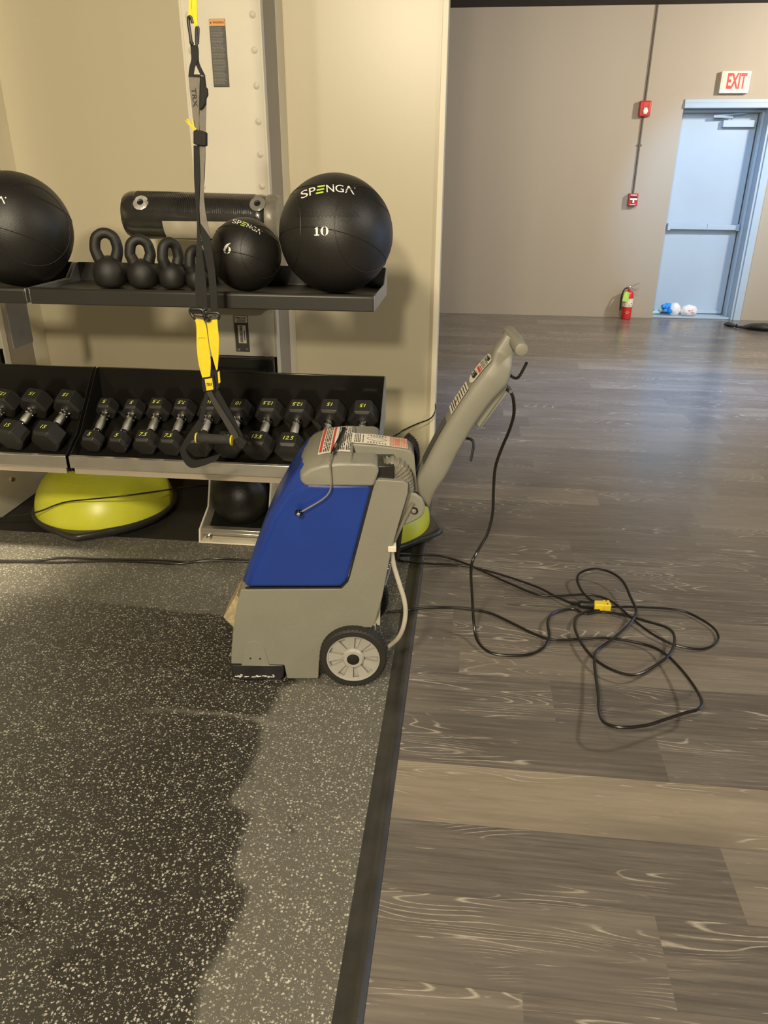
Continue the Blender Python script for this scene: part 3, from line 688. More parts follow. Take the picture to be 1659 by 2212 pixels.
# small ball marked 6
rS = 0.113; cS = Vector((-0.718, 2.47, SZ+rS)); tS = ball(cS, rS, 'smaller black medicine ball marked 6 beside the big one')
m = MB(); spenga(m, cS, rS+0.0008, 535, 487, 68, 0.40, 0.0030)
build('brand_lettering', m, [M_WHITE, M_GRN], tS, smooth=False)
m = MB(); zero(m, cS, rS+0.0008, 490.5, 540, 16, 16, 0.15)
poly_decal(m, [(483, 539), (485, 532), (490, 527), (499, 524.5), (493, 530), (489, 537)], cS, rS+0.0009); build('weight_number', m, M_WHITE, tS, smooth=False)
# large ball, far left
cL = Vector((-1.492, 2.48, SZ+rB)); tL = ball(cL, rB, 'large black medicine ball cut off by the left edge of the photo')
m = MB(); strokes(m, [((-6, 437), (2, 425)), ((2, 424), (10, 440))], cL, rB+0.001, 2.6); poly_decal(m, [(12+1.7*math.cos(i*PI/4), 427+1.7*math.sin(i*PI/4)) for i in range(8)], cL, rB+0.001); build('brand_lettering', m, M_WHITE, tL, smooth=False)

# ------------------------------------------------------------------ kettlebells
def kettlebell(px, ytop, yb, wpx, yaw, label, Y=2.50):
    b = P(px, 590, Y); x = b.x; s = 1.0; rb = wpx/1620*2.38/2
    top = P(px, ytop, Y).z-0.016; z0 = SZ
    t = thing('kettlebell', (x, Y, z0), label, 'kettlebell', 'kettlebells in a row on the shelf')
    m = MB(); prof = [(0.001, 0), (rb*0.72, 0), (rb*0.90, rb*0.25), (rb, rb*0.75), (rb*0.93, rb*1.2), (rb*0.70, rb*1.58), (rb*0.35, rb*1.78), (0.001, rb*1.82)]
    m.lathe(prof, 36, Matrix.Translation((x, Y, z0))); build('bell', m, M_IRON, t, subsurf=1)
    hw = rb*0.60; H = top-z0; R = Matrix.Translation((x, Y, z0)) @ Matrix.Rotation(yaw, 4, 'Z')
    pts = [(-hw*0.60, 0, rb*1.35), (-hw*0.95, 0, rb*1.9), (-hw*1.05, 0, H-0.045), (-hw*0.85, 0, H-0.016), (-hw*0.4, 0, H-0.003), (0, 0, H), (hw*0.4, 0, H-0.003), (hw*0.85, 0, H-0.016), (hw*1.05, 0, H-0.045), (hw*0.95, 0, rb*1.9), (hw*0.60, 0, rb*1.35)]
    rs = [0.020, 0.0185, 0.0175, 0.017, 0.0165, 0.0165, 0.0165, 0.017, 0.0175, 0.0185, 0.020]
    m = MB(); m.tube([R @ Vector(p) for p in pts], rs, 14, 5); build('handle', m, M_IRON, t)
kettlebell(237, 492, 618, 76, 0.35, 'black kettlebell, tallest, nearest the large ball at left')
kettlebell(308, 506, 618, 70, 0.45, 'black kettlebell, second along the shelf from the large left ball')
kettlebell(372, 512, 618, 62, 0.85, 'black kettlebell, third along the shelf, just left of the hanging strap')
kettlebell(425, 528, 618, 52, 0.95, 'smallest black kettlebell, half hidden behind the hanging strap')

# ------------------------------------------------------------------ rolled mats
t = thing('rolled_exercise_mats', (-1.07, 3.13, 1.25), 'pair of rolled black exercise mats in shrink wrap hung across the white column', 'exercise mat')
xa, xb = -1.378, -0.80; rc = 0.090; yc = 3.118; zc = 1.322
m = MB(); sl = []; n = 40
for i in range(49):
    f = i/48; x = xa+(xb-xa)*f; e = min(f, 1-f)*(xb-xa); rad = rc*(1-0.10*max(0, 1-e/0.03)**2)+0.0007*math.sin(i*PI)
    sag = -0.004*math.exp(-((f-0.45)/0.06)**2)
    sl.append([Vector((x, yc+math.cos(2*PI*k/n)*rad, zc-0.01*f+math.sin(2*PI*k/n)*(rad*1.0)+sag*(math.sin(2*PI*k/n) > 0))) for k in range(n)])
m.loft(sl)
M_SH2 = M_SHRINK
build('mat_roll', m, M_SHRINK, t)
m = MB()
for k in range(64):   # ribbed texture lines
    f = 0.09+0.82*k/63; x = xa+(xb-xa)*f; m.tube([(x, yc-math.sin(a)*(rc+0.0002), zc-0.01*f+math.cos(a)*(rc+0.0002)) for a in [0.1+1.25*i/8 for i in range(9)]], 0.0024, 5, 0)
build('ribs', m, M_SHRINK, t)
m = MB(); m.lathe([(0.015, 0), (0.090, 0), (0.091, 0.03), (0.082, 0.045), (0.015, 0.045)], 36, Matrix.Translation((xb, yc, zc-0.01)) @ Matrix.Rotation(PI/2, 4, 'Y')); build('wrap_end', m, mat('cloudy_film', (0.26, 0.23, 0.18), 0.3, noise_s=30, noise_a=0.2, bump=0.6, bump_s=60), t, label='cloudy film gathered at the right end')
m = MB()
a0, a1 = P(352, 471, 3.04).x, P(545, 471, 3.04).x
m.loft([[Vector((x, yc-math.sin(a)*(rc+0.0015), zc-0.008+math.cos(a)*(rc+0.0015))) for a in [1.66+0.85*i/8 for i in range(9)]] for x in (a0, (a0+a1)/2, a1)], 0, False, False)
build('paper_label', m, mat('grey_cream_paper', (0.50, 0.45, 0.34), 0.3, noise_s=15, noise_a=0.15), t)
for px in (305, 557):
    p = P(px, 437, 3.05); ang = 0.95
    Mx = Matrix.Translation((p.x, yc-math.sin(ang)*(rc-0.001), zc-0.005+math.cos(ang)*(rc-0.001))) @ Matrix.Rotation(ang, 4, 'X')
    m = MB(); m.lathe([(0.010, 0), (0.030, 0.0), (0.031, 0.003), (0.024, 0.007), (0.012, 0.006), (0.010, 0.003)], 28, Mx)
    g = build('grommet', m, mat('shiny_grommet', (0.62, 0.60, 0.55), 0.15, 0.3, bump=1.0, bump_s=160, noise_s=60, noise_a=0.4) if px == 305 else mat('translucent_grommet', (0.42, 0.40, 0.34), 0.25, trans=0.4, noise_s=20, noise_a=0.1), t, label='shiny silver grommet' if px == 305 else 'frosted grommet')
    m = MB(); m.lathe([(0.0005, 0.004), (0.010, 0.004), (0.0095, 0.0045)], 20, Mx); build('hole', m, M_BLKP, g)
    m = MB(); m.lathe([(0.0105, 0.003), (0.0125, 0.0075), (0.0105, 0.0078)], 20, Mx, cap=False); build('ring', m, M_CHROME, g)
m = MB(); m.box((-1.30, yc+rc-0.006, zc+0.01), (-0.85, 3.218, zc+0.035)); build('hook_rail', m, M_BLK, t)

# ------------------------------------------------------------------ half-dome balance trainers
def dome_trainer(c, rot, label, r=0.325, tipr=0.372, tips=(0, PI)):
    t = thing('balance_dome', (c[0], c[1], 0.0075), label, 'balance trainer', 'lime half-dome balance trainers', (0, 0, rot), local=True)
    def outline(rad, z, tipf=1.0):
        out = []
        for i in range(72):
            a = 2*PI*i/72; rr_ = rad
            for tp in tips:
                d = abs((a-tp+PI) % (2*PI)-PI)
                if d < 0.38: rr_ = max(rr_, rad+(tipr-r)*tipf*(1-d/0.38))
            out.append(Vector((rr_*math.cos(a), rr_*math.sin(a), z)))
        return out
    m = MB(); m.loft([outline(r-0.05, 0.0005, 0.3), outline(r-0.025, 0.01, 0.5), outline(r-0.002, 0.034, 1), outline(r, 0.046, 1), outline(r-0.006, 0.053, 1), outline(r-0.012, 0.055, 0.7), outline(r-0.02, 0.05, 0.0)])
    build('base', m, mat('dark_grey_base_plastic', (0.035, 0.034, 0.030), 0.33, noise_s=9, noise_a=0.1, bump=0.1, bump_s=300), t, ang=50)
    for tp in tips:
        m = MB(); m.tube([Vector((math.cos(tp+a)*(r+0.018-abs(a)*0.05), math.sin(tp+a)*(r+0.018-abs(a)*0.05), 0.03)) for a in (-0.16, 0, 0.16)], 0.007, 8, 4); build('grip', m, M_BLK, t)
    R = r-0.016; H = 0.225; m = MB(); prof = []
    for i in range(25):
        a = PI/2*i/24; prof.append((max(0.0005, R*math.cos(a)**0.80), 0.05+H*math.sin(a)**1.0))
    m.lathe(prof, 72, mi=0); build('dome', m, M_LIME, t)
    m = MB()
    for q in (0.55, 0.70, 0.86):
        a = math.acos(q**(1/0.80)); z = 0.05+H*math.sin(a)
        m.tube([Vector((R*q*math.cos(2*PI*k/64), R*q*math.sin(2*PI*k/64), z-0.0006)) for k in range(65)], 0.0016, 5, 0)
    build('ring_ridge', m, M_LIME, t)
    return t
dome_trainer((-1.655, 3.085), -PI/2+0.06, 'lime half-dome balance trainer on a black base under the left dumbbell rack')
dome_trainer((-0.432, 3.045), -0.20, 'lime half-dome balance trainer mostly hidden behind the carpet machine', tipr=0.378, tips=(0, PI))

m = MB(); m.sphere(Vector((-0.975, 3.03, 0.152)), 0.136, 40, 24); o = build('slam_ball', m, mat('worn_black_rubber', (0.012, 0.0115, 0.010), 0.4, bump=0.4, bump_s=200, noise_s=15, noise_a=0.2), label='black rubber ball resting in the foot of the riveted column', cat='exercise ball')

# ------------------------------------------------------------------ suspension trainer
YT = 2.20
t = thing('suspension_trainer', P(440, 905, YT), 'black and yellow suspension strap with foam grip hanging in front of the shelves', 'suspension trainer')
def strap(name, L, R, material, Y=YT, th=0.002, sm=5, parent=None, ydr=None, label=None):
    ydr = ydr or [0]*len(L)
    lp = [P(x, y, Y+d) for (x, y), d in zip(L, ydr)]; rp = [P(x, y, Y+d) for (x, y), d in zip(R, ydr)]
    if len(lp) > 2: lp, _ = catmull(lp, [0]*len(lp), sm); rp, _ = catmull(rp, [0]*len(rp), sm)
    m = MB(); d = Vector((0, th, 0)); m.loft([[a, b, b+d, a+d] for a, b in zip(lp, rp)])
    return build(name, m, material, parent or t, bevel=0, label=label)
p0 = P(408, 0, YT); p1 = P(425, 0, YT)
m = MB(); d = Vector((0, 0.002, 0)); q0 = Vector((p0.x+0.001, YT, 2.998)); q1 = Vector((p1.x+0.001, YT, 2.998))
m.loft([[q0, q1, q1+d, q0+d], [p0, p1, p1+d, p0+d], [P(407, 34, YT), P(426, 34, YT), P(426, 34, YT)+d, P(407, 34, YT)+d], [P(421, 58, YT), P(427, 56, YT), P(427, 56, YT)+d, P(421, 58, YT)+d]]); build('anchor_strap', m, M_YEL, t)
m = MB(); m.loft([[P(x, y, YT-0.002), P(x+2, y, YT-0.0022), P(x+2, y, YT-0.001), P(x, y, YT-0.001)] for x, y in ((412, -5), (411, 20), (421, 56))]); build('fold', m, M_YPL, t)
m = MB(); m.tube([P(*q, YT) for q in [(413, 92), (411, 75), (407, 48), (408, 38), (413, 38), (416, 50)]], 0.0042, 10, 4); m.tube([P(*q, YT) for q in [(416, 96), (412, 90)]], 0.005, 8, 0); build('carabiner', m, M_BLK, t)
m = MB(); m.tube([P(*q, YT+0.004) for q in [(425, 98), (424, 85), (424, 70), (425, 60), (428, 60), (428, 72), (427, 95)]], 0.0036, 10, 4); build('carabiner', m, M_BLK, t)
strap('webbing_loop', [(411, 96), (412, 112), (413, 128), (409, 145), (407, 163)], [(427, 98), (429, 110), (428, 128), (421, 145), (418, 163)], M_WEB)
strap('webbing_loop', [(414, 108), (417, 125), (423, 140), (433, 162)], [(428, 106), (429, 120), (431, 138), (444, 165)], M_WEB, Y=YT+0.003)
strap('loop_edge', [(407, 160), (407, 166)], [(433, 161), (433, 167)], M_WEB, Y=YT-0.001)
strap('printed_strap', [(407, 165), (409, 190), (414, 230), (417, 262), (420, 284)], [(432, 166), (431, 190), (430, 230), (429, 260), (430, 284)], M_WEBG)
m = MB(); put_text(m, 'TRX', lambda u, v: P(420.0+v*0.92-u*-0.10, 210.5+u, YT-0.0015), width=41, height=10.5, bold=0.01); build('brand_lettering', m, M_BLKP, t, smooth=False)
strap('webbing', [(431, 163), (431, 200), (430, 240), (430, 284)], [(443, 165), (446, 200), (445, 240), (444, 286)], M_WEBG, Y=YT+0.005)
m = MB(); pts = [(432, 166), (442, 164), (443, 186), (448, 192), (449, 205), (445, 213), (444, 222), (438, 232), (431, 238)]
m.prism([P(x, y, YT-0.004) for x, y in pts], (0, 0.008, 0)); build('locking_sleeve', m, M_WEB, t, bevel=0.002)
m = MB(); m.tube([P(*q, YT-0.006) for q in [(402, 260), (408, 268), (415, 275), (421, 282)]], 0.005, 6, 2, flat=(1, 0.4)); m.tube([P(*q, YT-0.008) for q in [(405, 257), (412, 270), (424, 280)]], 0.003, 6, 2); m.tube([P(*q, YT-0.006) for q in [(416, 257), (418, 268), (420, 280)]], 0.002, 6, 2); build('pull_tab', m, M_YPL, t)
m = MB(); m.prism([P(x, y, YT-0.008) for x, y in [(417, 282), (430, 281), (445, 286), (445, 316), (430, 315), (417, 311)]], (0, 0.016, 0)); build('keeper_block', m, M_WEB, t, bevel=0.003)
strap('webbing', [(418, 314), (419, 380), (422, 430), (425, 470), (425, 520), (422, 570), (421, 620), (425, 672)], [(431, 314), (432, 380), (430, 430), (430, 470), (434, 520), (440, 570), (446, 620), (448, 672)], M_WEB, Y=YT+0.002)
strap('webbing', [(430, 314), (431, 380), (428, 430), (431, 490), (440, 540), (450, 600), (455, 672)], [(444, 316), (442, 380), (439, 430), (449, 490), (458, 540), (466, 600), (471, 672)], M_WEB, Y=YT+0.006)
strap('webbing_face', [(431, 314), (433, 380), (432, 420), (431, 450), (433, 482)], [(444, 316), (441, 380), (440, 420), (445, 465), (455, 514)], M_WEBG, Y=YT-0.001)
# buckles
m = MB(); m.tube([P(*q, YT-0.003) for q in [(418, 684), (412, 676), (412, 669), (420, 668), (436, 669), (440, 676), (444, 692)]], 0.0055, 8, 3); m.box(P(414, 678, YT-0.008), P(438, 670, YT+0.004)); m.tube([P(418, 684, YT-0.003), P(421, 690, YT-0.003)], 0.004, 6, 0); build('buckle', m, M_BLK, t)
m = MB(); m.tube([P(*q, YT) for q in [(448, 690), (446, 682), (450, 676), (470, 676), (474, 682), (471, 690)]], 0.0038, 8, 3); m.tube([P(448+5*math.cos(a), 688+5*math.sin(a), YT-0.006) for a in [i*PI/6 for i in range(13)]], 0.003, 6, 0); build('buckle', m, M_BLK, t)
m = MB(); m.tube([P(421, 684, YT-0.004), P(438, 686, YT-0.004)], 0.004, 8, 0); m.tube([P(448, 684, YT+0.001), P(469, 682, YT+0.001)], 0.0035, 8, 0); m.tube([P(440, 667, YT-0.008), P(442, 670, YT-0.008)], 0.005, 8, 0); build('buckle_bar', m, M_CHROME, t)
strap('yellow_strap', [(420, 688), (424, 705), (425, 750), (429, 785), (437, 816)], [(439, 691), (445, 705), (450, 740), (455, 780), (454, 813)], M_YEL, Y=YT-0.002)
strap('stitch_band', [(428, 729.3), (428, 730.5)], [(444, 729.3), (444, 730.5)], mat('dark_yellow_thread', (0.50, 0.36, 0.02), 0.7, noise_s=90, noise_a=0.2), Y=YT-0.0035)
strap('yellow_strap', [(446, 692), (449, 715), (453, 745), (460, 775), (467, 800)], [(469, 690), (471, 712), (473, 735), (472, 770), (470, 797)], M_YEL, Y=YT+0.006)
strap('handle_sleeve', [(436, 816), (436, 830), (439, 846)], [(461, 812), (464, 830), (463, 844)], M_WEB, Y=YT-0.003, th=0.008)
strap('handle_sleeve', [(455, 800), (458, 820), (462, 850)], [(470, 799), (474, 815), (474, 835)], M_WEB, Y=YT+0.006, th=0.006)
lb = strap('brand_patch', [(442, 819), (446, 844)], [(458, 817), (461, 841)], M_YPL, Y=YT-0.0045)
m = MB(); put_text(m, 'TRX', lambda u, v: P(452.0+u-v*0.05, 830.5-u*0.06-v, YT-0.0058), width=13, height=6.5, bold=0.02); build('brand_lettering', m, M_BLKP, lb, smooth=False)
strap('brand_patch', [(470, 804), (472, 829)], [(474, 801), (476, 826)], M_YPL, Y=YT+0.004)
strap('handle_webbing', [(446, 847), (455, 865), (476, 900), (498, 938), (504, 950)], [(457, 845), (467, 864), (489, 898), (512, 935), (516, 946)], mat('charcoal_webbing', (0.045, 0.041, 0.034), 0.7, bump=0.5, bump_s=900, noise_s=60, noise_a=0.1), Y=YT-0.004)
strap('handle_webbing', [(458, 845), (478, 880), (498, 915), (514, 948)], [(470, 840), (490, 876), (510, 912), (526, 944)], M_WEB, Y=YT+0.01)
strap('handle_webbing', [(443, 846), (436, 880), (426, 920), (421, 942)], [(452, 846), (446, 880), (437, 915), (430, 935)], M_WEB, Y=YT+0.008)
strap('foot_loop', [(430, 905), (412, 930), (396, 955), (389, 975), (399, 1000), (415, 1011), (440, 1006), (468, 995)], [(440, 918), (424, 940), (406, 962), (402, 975), (412, 990), (424, 994), (445, 990), (478, 980)], M_WEB, Y=YT+0.004, th=0.004)
a, b = P(426, 946, YT-0.012), P(500, 951, YT-0.012)
Mx = Matrix.Translation(a) @ (b-a).to_track_quat('Z', 'Y').to_matrix().to_4x4(); Lh = (b-a).length
m = MB(); m.lathe([(0.006, 0.0), (0.0145, 0.001), (0.0155, 0.01), (0.0155, Lh-0.01), (0.0145, Lh-0.001), (0.006, Lh)], 24, Mx); build('foam_grip', m, M_FOAM, t)
for h in (-0.003, Lh-0.001):
    m = MB(); m.lathe([(0.008, h), (0.0165, h), (0.0165, h+0.004), (0.008, h+0.004)], 24, Mx); build('grip_ring', m, M_YPL, t)
m = MB(); m.prism([P(x, y, YT-0.012) for x, y in [(505, 953), (516, 943), (532, 958), (526, 970), (517, 972)]], (0, 0.02, 0)); build('end_cap', m, M_WEB, t, bevel=0.003)

# ------------------------------------------------------------------ carpet extractor (local frame: u right, v away, z up)
TH_M = math.radians(6.0); EX = Vector((math.cos(TH_M), math.sin(TH_M), 0)); EY = Vector((-math.sin(TH_M), math.cos(TH_M), 0)); MO = Vector((-0.298, 1.915, 0.008))
def Q(x, y, v):
    d = ray(x, y); k = (v-(CAM-MO).dot(EY))/d.dot(EY); p = CAM+d*k-MO; return Vector((p.dot(EX), v, p.z))
t = thing('carpet_extractor', MO, 'upright grey and blue carpet cleaning machine standing at the edge of the rubber floor', 'carpet cleaner', rot=(0, 0, TH_M), local=True)
EXT = t
VN, VF = 0.015, 0.335
body = [(499, 1434), (500, 1405), (503, 1365), (511, 1312), (520, 1274), (735, 1272), (750, 1252), (802, 1052), (808, 1040), (816, 1036), (872, 1040), (882, 1048), (881, 1066), (862, 1130), (845, 1190), (826, 1290), (810, 1345), (803, 1356), (770, 1356), (738, 1362), (715, 1376), (698, 1397), (690, 1425), (688, 1464), (685, 1466), (620, 1466), (614, 1437)]
pr = [Q(x, y, VN) for x, y in body]
m = MB(); m.loft([[Vector((p.x, v, p.z)) for p in pr] for v in (VN, VF)]); bd = build('body', m, M_GREY, t, bevel=0.012, seg=4)
# clean out cover
m = MB(); pts = [(522, 1437), (527, 1402), (531, 1392), (539, 1386), (550, 1384), (560, 1387), (568, 1394), (574, 1408), (583, 1437)]
m.prism([Q(x, y, VN) for x, y in pts], (0, -0.003, 0)); cv = build('side_cover', m, M_GREY, t, bevel=0.001)
for px, py in ((541, 1422), (562, 1423)):
    m = MB(); q = Q(px, py, VN-0.003); m.lathe([(0.003, 0), (0.003, 0.001), (0.0005, 0.0012)], 10, Matrix.Translation(q) @ Matrix.Rotation(PI/2, 4, 'X')); build('screw', m, M_BLK, cv)
# brush head
m = MB(); pts = [(500, 1437), (500, 1452), (504, 1466), (510, 1469), (606, 1470), (613, 1462), (613, 1437)]
m.loft([[Vector((Q(x, y, VN-0.004).x, v, Q(x, y, VN-0.004).z)) for x, y in pts] for v in (VN-0.004, VF+0.004)]); bh = build('brush_head', m, mat('scuffed_black_housing', (0.018, 0.018, 0.019), 0.3, noise_s=20, noise_a=0.3), t, bevel=0.006, seg=3)
r = random.Random(8); m = MB()
for k in range(26):
    px = r.uniform(506, 600); py = 1461.5+r.gauss(0, 1.4); q = Q(px, py, VN-0.0046); L = r.uniform(0.003, 0.013); m.box((q.x, VN-0.0062, q.z), (q.x+L, VN-0.004, q.z+r.uniform(0.0008, 0.0022)))
build('scuff_marks', m, M_WHITE, bh, smooth=False)
for a0, a1, b1 in ((502, 518, 517), (575, 606, 598)):
    m = MB(); pts = [(a0, 1469), (a1, 1470), (b1, 1477), (a0+1, 1476)]
    pz = [Q(x, y, VN) for x, y in pts]; m.loft([[Vector((p.x, v, max(0.001, p.z))) for p in pz] for v in (VN, VN+0.02)]); build('skid', m, M_GREY, t, bevel=0.001)
m = MB(); z0 = Q(560, 1470, VN).z; m.lathe([(0.018, 0.03), (0.018, 0.30)], 16, Matrix.Translation((Q(547, 1470, VN).x, 0, z0+0.004)) @ Matrix.Rotation(-PI/2, 4, 'X')); build('brush_roll', m, M_RUBB, t)
# blue tank
A = [(533, 1269), (545, 1235), (566, 1185), (594, 1122), (628, 1072), (664, 1048), (804, 1048), (753, 1244), (749, 1256), (737, 1269)]
B = [(524, 1263), (532, 1232), (549, 1183), (577, 1117), (615, 1052), (651, 1003), (806, 1010), (753, 1244), (749, 1256), (737, 1269)]
qa = [Q(x, y, 0.011) for x, y in A]; qb = [Q(x, y, 0.045) for x, y in B]
qb[0].z = qa[0].z; 
for i in (6, 7, 8, 9): qb[i].x, qb[i].z = qa[i].x, qa[i].z
qb[5].z = max(qb[5].z, 0.69); qb[6].z = qa[6].z
S = [[Vector((p.x, v, p.z)) for p in q] for v, q in ((0.011, qa), (0.045, qb), (0.305, qb), (0.339, qa))]
m = MB(); m.loft(S); build('solution_tank', m, M_BLUE, t, bevel=0.010, seg=3)
m = MB(); gp = [(800, 1050), (806, 1046), (810, 1041), (807, 1052), (756, 1246), (752, 1257), (738, 1271.5), (530, 1271.5), (530, 1269), (736, 1268), (748, 1255), (753, 1244)]
m.prism([Q(x, y, 0.0142) for x, y in gp], (0, 0.003, 0)); build('dark_gap_strip', m, M_BLKP, t)  # black strip drawn where the gap between tank and body is in shade
m = MB(); m.box((-0.11, 0.018, 0.664), (0.05, 0.33, 0.682)); build('lid_dark_band', m, M_BLKP, t)  # black band standing in for the dark line below the lid
# grey lid / recovery dome
m = MB()
def uz(v, pts): return [Vector((u, v, z)) for u, z in pts]
lo = [(-0.132, 0.690), (-0.144, 0.703), (-0.142, 0.722), (-0.120, 0.740), (-0.085, 0.753), (-0.035, 0.760), (0.0, 0.760), (0.0, 0.690), (-0.1, 0.689)]
mi_ = [(-0.142, 0.690), (-0.155, 0.704), (-0.153, 0.724), (-0.132, 0.748), (-0.092, 0.765), (-0.035, 0.774), (0.0, 0.772), (0.0, 0.690), (-0.1, 0.689)]
hi = [(-0.145, 0.690), (-0.158, 0.705), (-0.156, 0.726), (-0.135, 0.751), (-0.094, 0.768), (-0.036, 0.777), (0.0, 0.774), (0.0, 0.690), (-0.1, 0.689)]
lo0 = [(-0.130, 0.691), (-0.139, 0.703), (-0.137, 0.720), (-0.115, 0.737), (-0.082, 0.749), (-0.035, 0.757), (0.0, 0.757), (0.0, 0.691), (-0.1, 0.690)]
m.loft([uz(0.004, lo0), uz(0.012, lo), uz(0.07, mi_), uz(0.175, hi), uz(0.28, mi_), uz(0.338, lo), uz(0.346, lo0)])
lid = build('tank_lid', m, M_GREY, t, bevel=0.006, seg=3, ang=60); lid.location.z = -0.016
for v0, v1 in ((0.004, 0.098), (0.262, 0.346)):
    m = MB(); m.loft([[Vector((u, v, z)) for u, z in ((-0.012, 0.690), (-0.012, 0.758), (0.055, 0.758), (0.070, 0.752), (0.076, 0.735), (0.062, 0.692), (0.056, 0.690))] for v in (v0, v1)]); build('lid_lobe', m, M_GREY, lid, bevel=0.008, seg=3)
m = MB(); m.loft([[Vector((u, v, z)) for u, z in ((-0.01, 0.69), (-0.01, 0.772), (0.06, 0.768), (0.150, 0.756), (0.168, 0.750), (0.178, 0.735), (0.186, 0.66), (0.190, 0.62), (0.165, 0.62), (0.155, 0.695))] for v in (0.130, 0.225)]); build('air_duct', m, M_GREY, lid, bevel=0.004, seg=2)
m = MB(); m.box((0.045, 0.03, 0.655), (0.118, 0.129, 0.742)); build('inlet', m, M_BLK, lid, bevel=0.003)
m = MB(); m.box((0.06, 0.23, 0.70), (0.13, 0.26, 0.752)); build('vent_recess', m, M_BLK, lid)
# sticker over dome and duct
def topz(u, v):
    if u > -0.005: return 0.772-(0.772-0.7685)*(u+0.01)/0.07 if u < 0.06 else 0.768-(u-0.06)/0.09*0.012
    def ev(pts):
        P_ = pts[1:7]
        for a, b in zip(P_, P_[1:]):
            if a[0] <= u <= b[0]: return a[1]+(b[1]-a[1])*(u-a[0])/(b[0]-a[0])
        return P_[-1][1]
    ks = [(0.012, lo), (0.07, mi_), (0.175, hi), (0.28, mi_), (0.338, lo)]
    for (va, a), (vb, b) in zip(ks, ks[1:]):
        if va <= v <= vb: return ev(a)+(ev(b)-ev(a))*(v-va)/(vb-va)
    return 0.76
def patch(m, u0, u1, v0, v1, off=0.0022, mi=0, n=8):
    nu = max(1, int(abs(u1-u0)/0.012)); nv = max(1, int(abs(v1-v0)/0.03))
    vs = [Vector((u0+(u1-u0)*i/nu, v0+(v1-v0)*j/nv, topz(u0+(u1-u0)*i/nu, v0+(v1-v0)*j/nv)+off)) for j in range(nv+1) for i in range(nu+1)]
    m.add(vs, [(j*(nu+1)+i, j*(nu+1)+i+1, (j+1)*(nu+1)+i+1, (j+1)*(nu+1)+i) for j in range(nv) for i in range(nu)], mi)
m = MB(); patch(m, -0.098, -0.006, 0.060, 0.290); patch(m, -0.006, 0.158, 0.133, 0.222); stk = build('instruction_sticker', m, M_DECAL, lid, smooth=False)
m = MB(); mr = MB(); r = random.Random(3)
for (a, b) in ((-0.095, -0.088), (-0.062, -0.056)): patch(mr, a, b, 0.068, 0.285, 0.0032)
for k in range(3): patch(mr, -0.050+k*0.0, -0.046, 0.07, 0.095, 0.0032)
for u in [-0.084, -0.079, -0.074, -0.069, -0.046, -0.041, -0.036, -0.031, -0.026, -0.019, -0.014, -0.009]:
    v = 0.068
    while v < 0.283:
        L = r.uniform(0.012, 0.04); patch(m, u, u+0.0022, v, min(v+L, 0.285), 0.0033); v += L+r.choice((0.004, 0.004, 0.009))
for u in [0.002, 0.007, 0.012, 0.017, 0.026]:
    v = 0.14
    while v < 0.212:
        L = r.uniform(0.008, 0.025); patch(m, u, u+0.0022, v, min(v+L, 0.216), 0.0033); v += L+0.003
# machine diagram outline
for k in range(14):
    u = 0.038+k*0.0042; w_ = 0.018*math.sin(PI*(k+1)/15); patch(m, u, u+0.004, 0.178-w_, 0.180-w_, 0.0033); patch(m, u, u+0.004, 0.178+w_, 0.180+w_, 0.0033)
for k in range(7): u = 0.04+k*0.0085; patch(m, u, u+0.004, 0.203+r.uniform(0, 0.006), 0.212, 0.0033); patch(m, u, u+0.004, 0.142, 0.147+r.uniform(0, 0.004), 0.0033)
build('black_print', m, M_BLKP, stk, smooth=False); build('red_print', mr, M_REDP, stk, smooth=False)
m = MB()
for k in range(11): u = 0.106+k*0.0047; patch(m, u, u+0.0028, 0.136, 0.219, 0.0033)
patch(m, 0.122, 0.136, 0.15, 0.205, 0.0031); build('pink_print', m, M_PINKP, stk, smooth=False)
# hold-down wire lever
m = MB(); m.tube([Q(*p, v) for p, v in (((744, 926), 0.16), ((736, 944), 0.12), ((719, 978), 0.035))], 0.0065, 10, 3); lv = build('lever_sleeve', m, M_BLK, t)
m = MB(); m.tube([Q(*p, v) for p, v in (((727, 958), 0.07), ((718, 980), 0.03), ((712, 996), -0.005), ((714, 1020), -0.008), ((715, 1050), -0.008), ((708, 1068), -0.008), ((690, 1083), -0.008), ((652, 1105), -0.008))], 0.0023, 8, 5); build('wire_lever', m, mat('galvanised_wire', (0.70, 0.66, 0.56), 0.25, 0.8, noise_s=50, noise_a=0.05), t)
q = Q(645, 1108, -0.010); m = MB(); m.sphere(q, 0.011, 20, 14); kb = build('lever_knob', m, mat('gloss_black_knob', (0.008, 0.008, 0.009), 0.08, noise_s=10, noise_a=0.05), t)
m = MB(); m.sphere(q+Vector((0, -0.008, -0.001)), 0.006, 16, 10); build('knob_cap', m, M_CHROME, kb)
# recovery hose (corrugated)
def corrugated(name, pts, r0, pitch, material, amp=0.12, parent=None):
    P2, R2 = catmull([Vector(p) for p in pts], [1]*len(pts), 10)
    # resample
    L = [0]
    for a, b in zip(P2, P2[1:]): L.append(L[-1]+(b-a).length)
    n = int(L[-1]/pitch*6); out = []; rad = []; j = 0
    for i in range(n+1):
        s = L[-1]*i/n
        while j < len(L)-2 and L[j+1] < s: j += 1
        f = (s-L[j])/max(1e-9, L[j+1]-L[j]); out.append(P2[j].lerp(P2[j+1], f)); rad.append(r0*(1+amp*math.cos(2*PI*i/6)))
    m = MB(); m.tube(out, rad, 20, 0); return build(name, m, material, parent or t, ang=80)
corrugated('recovery_hose', [Q(832, 1010, 0.07), Q(846, 1009, 0.07), Q(858, 1016, 0.07), Q(866, 1030, 0.07), Q(869, 1046, 0.07), Q(870, 1060, 0.07)], 0.030, 0.0085, M_CLEAR, 0.12)
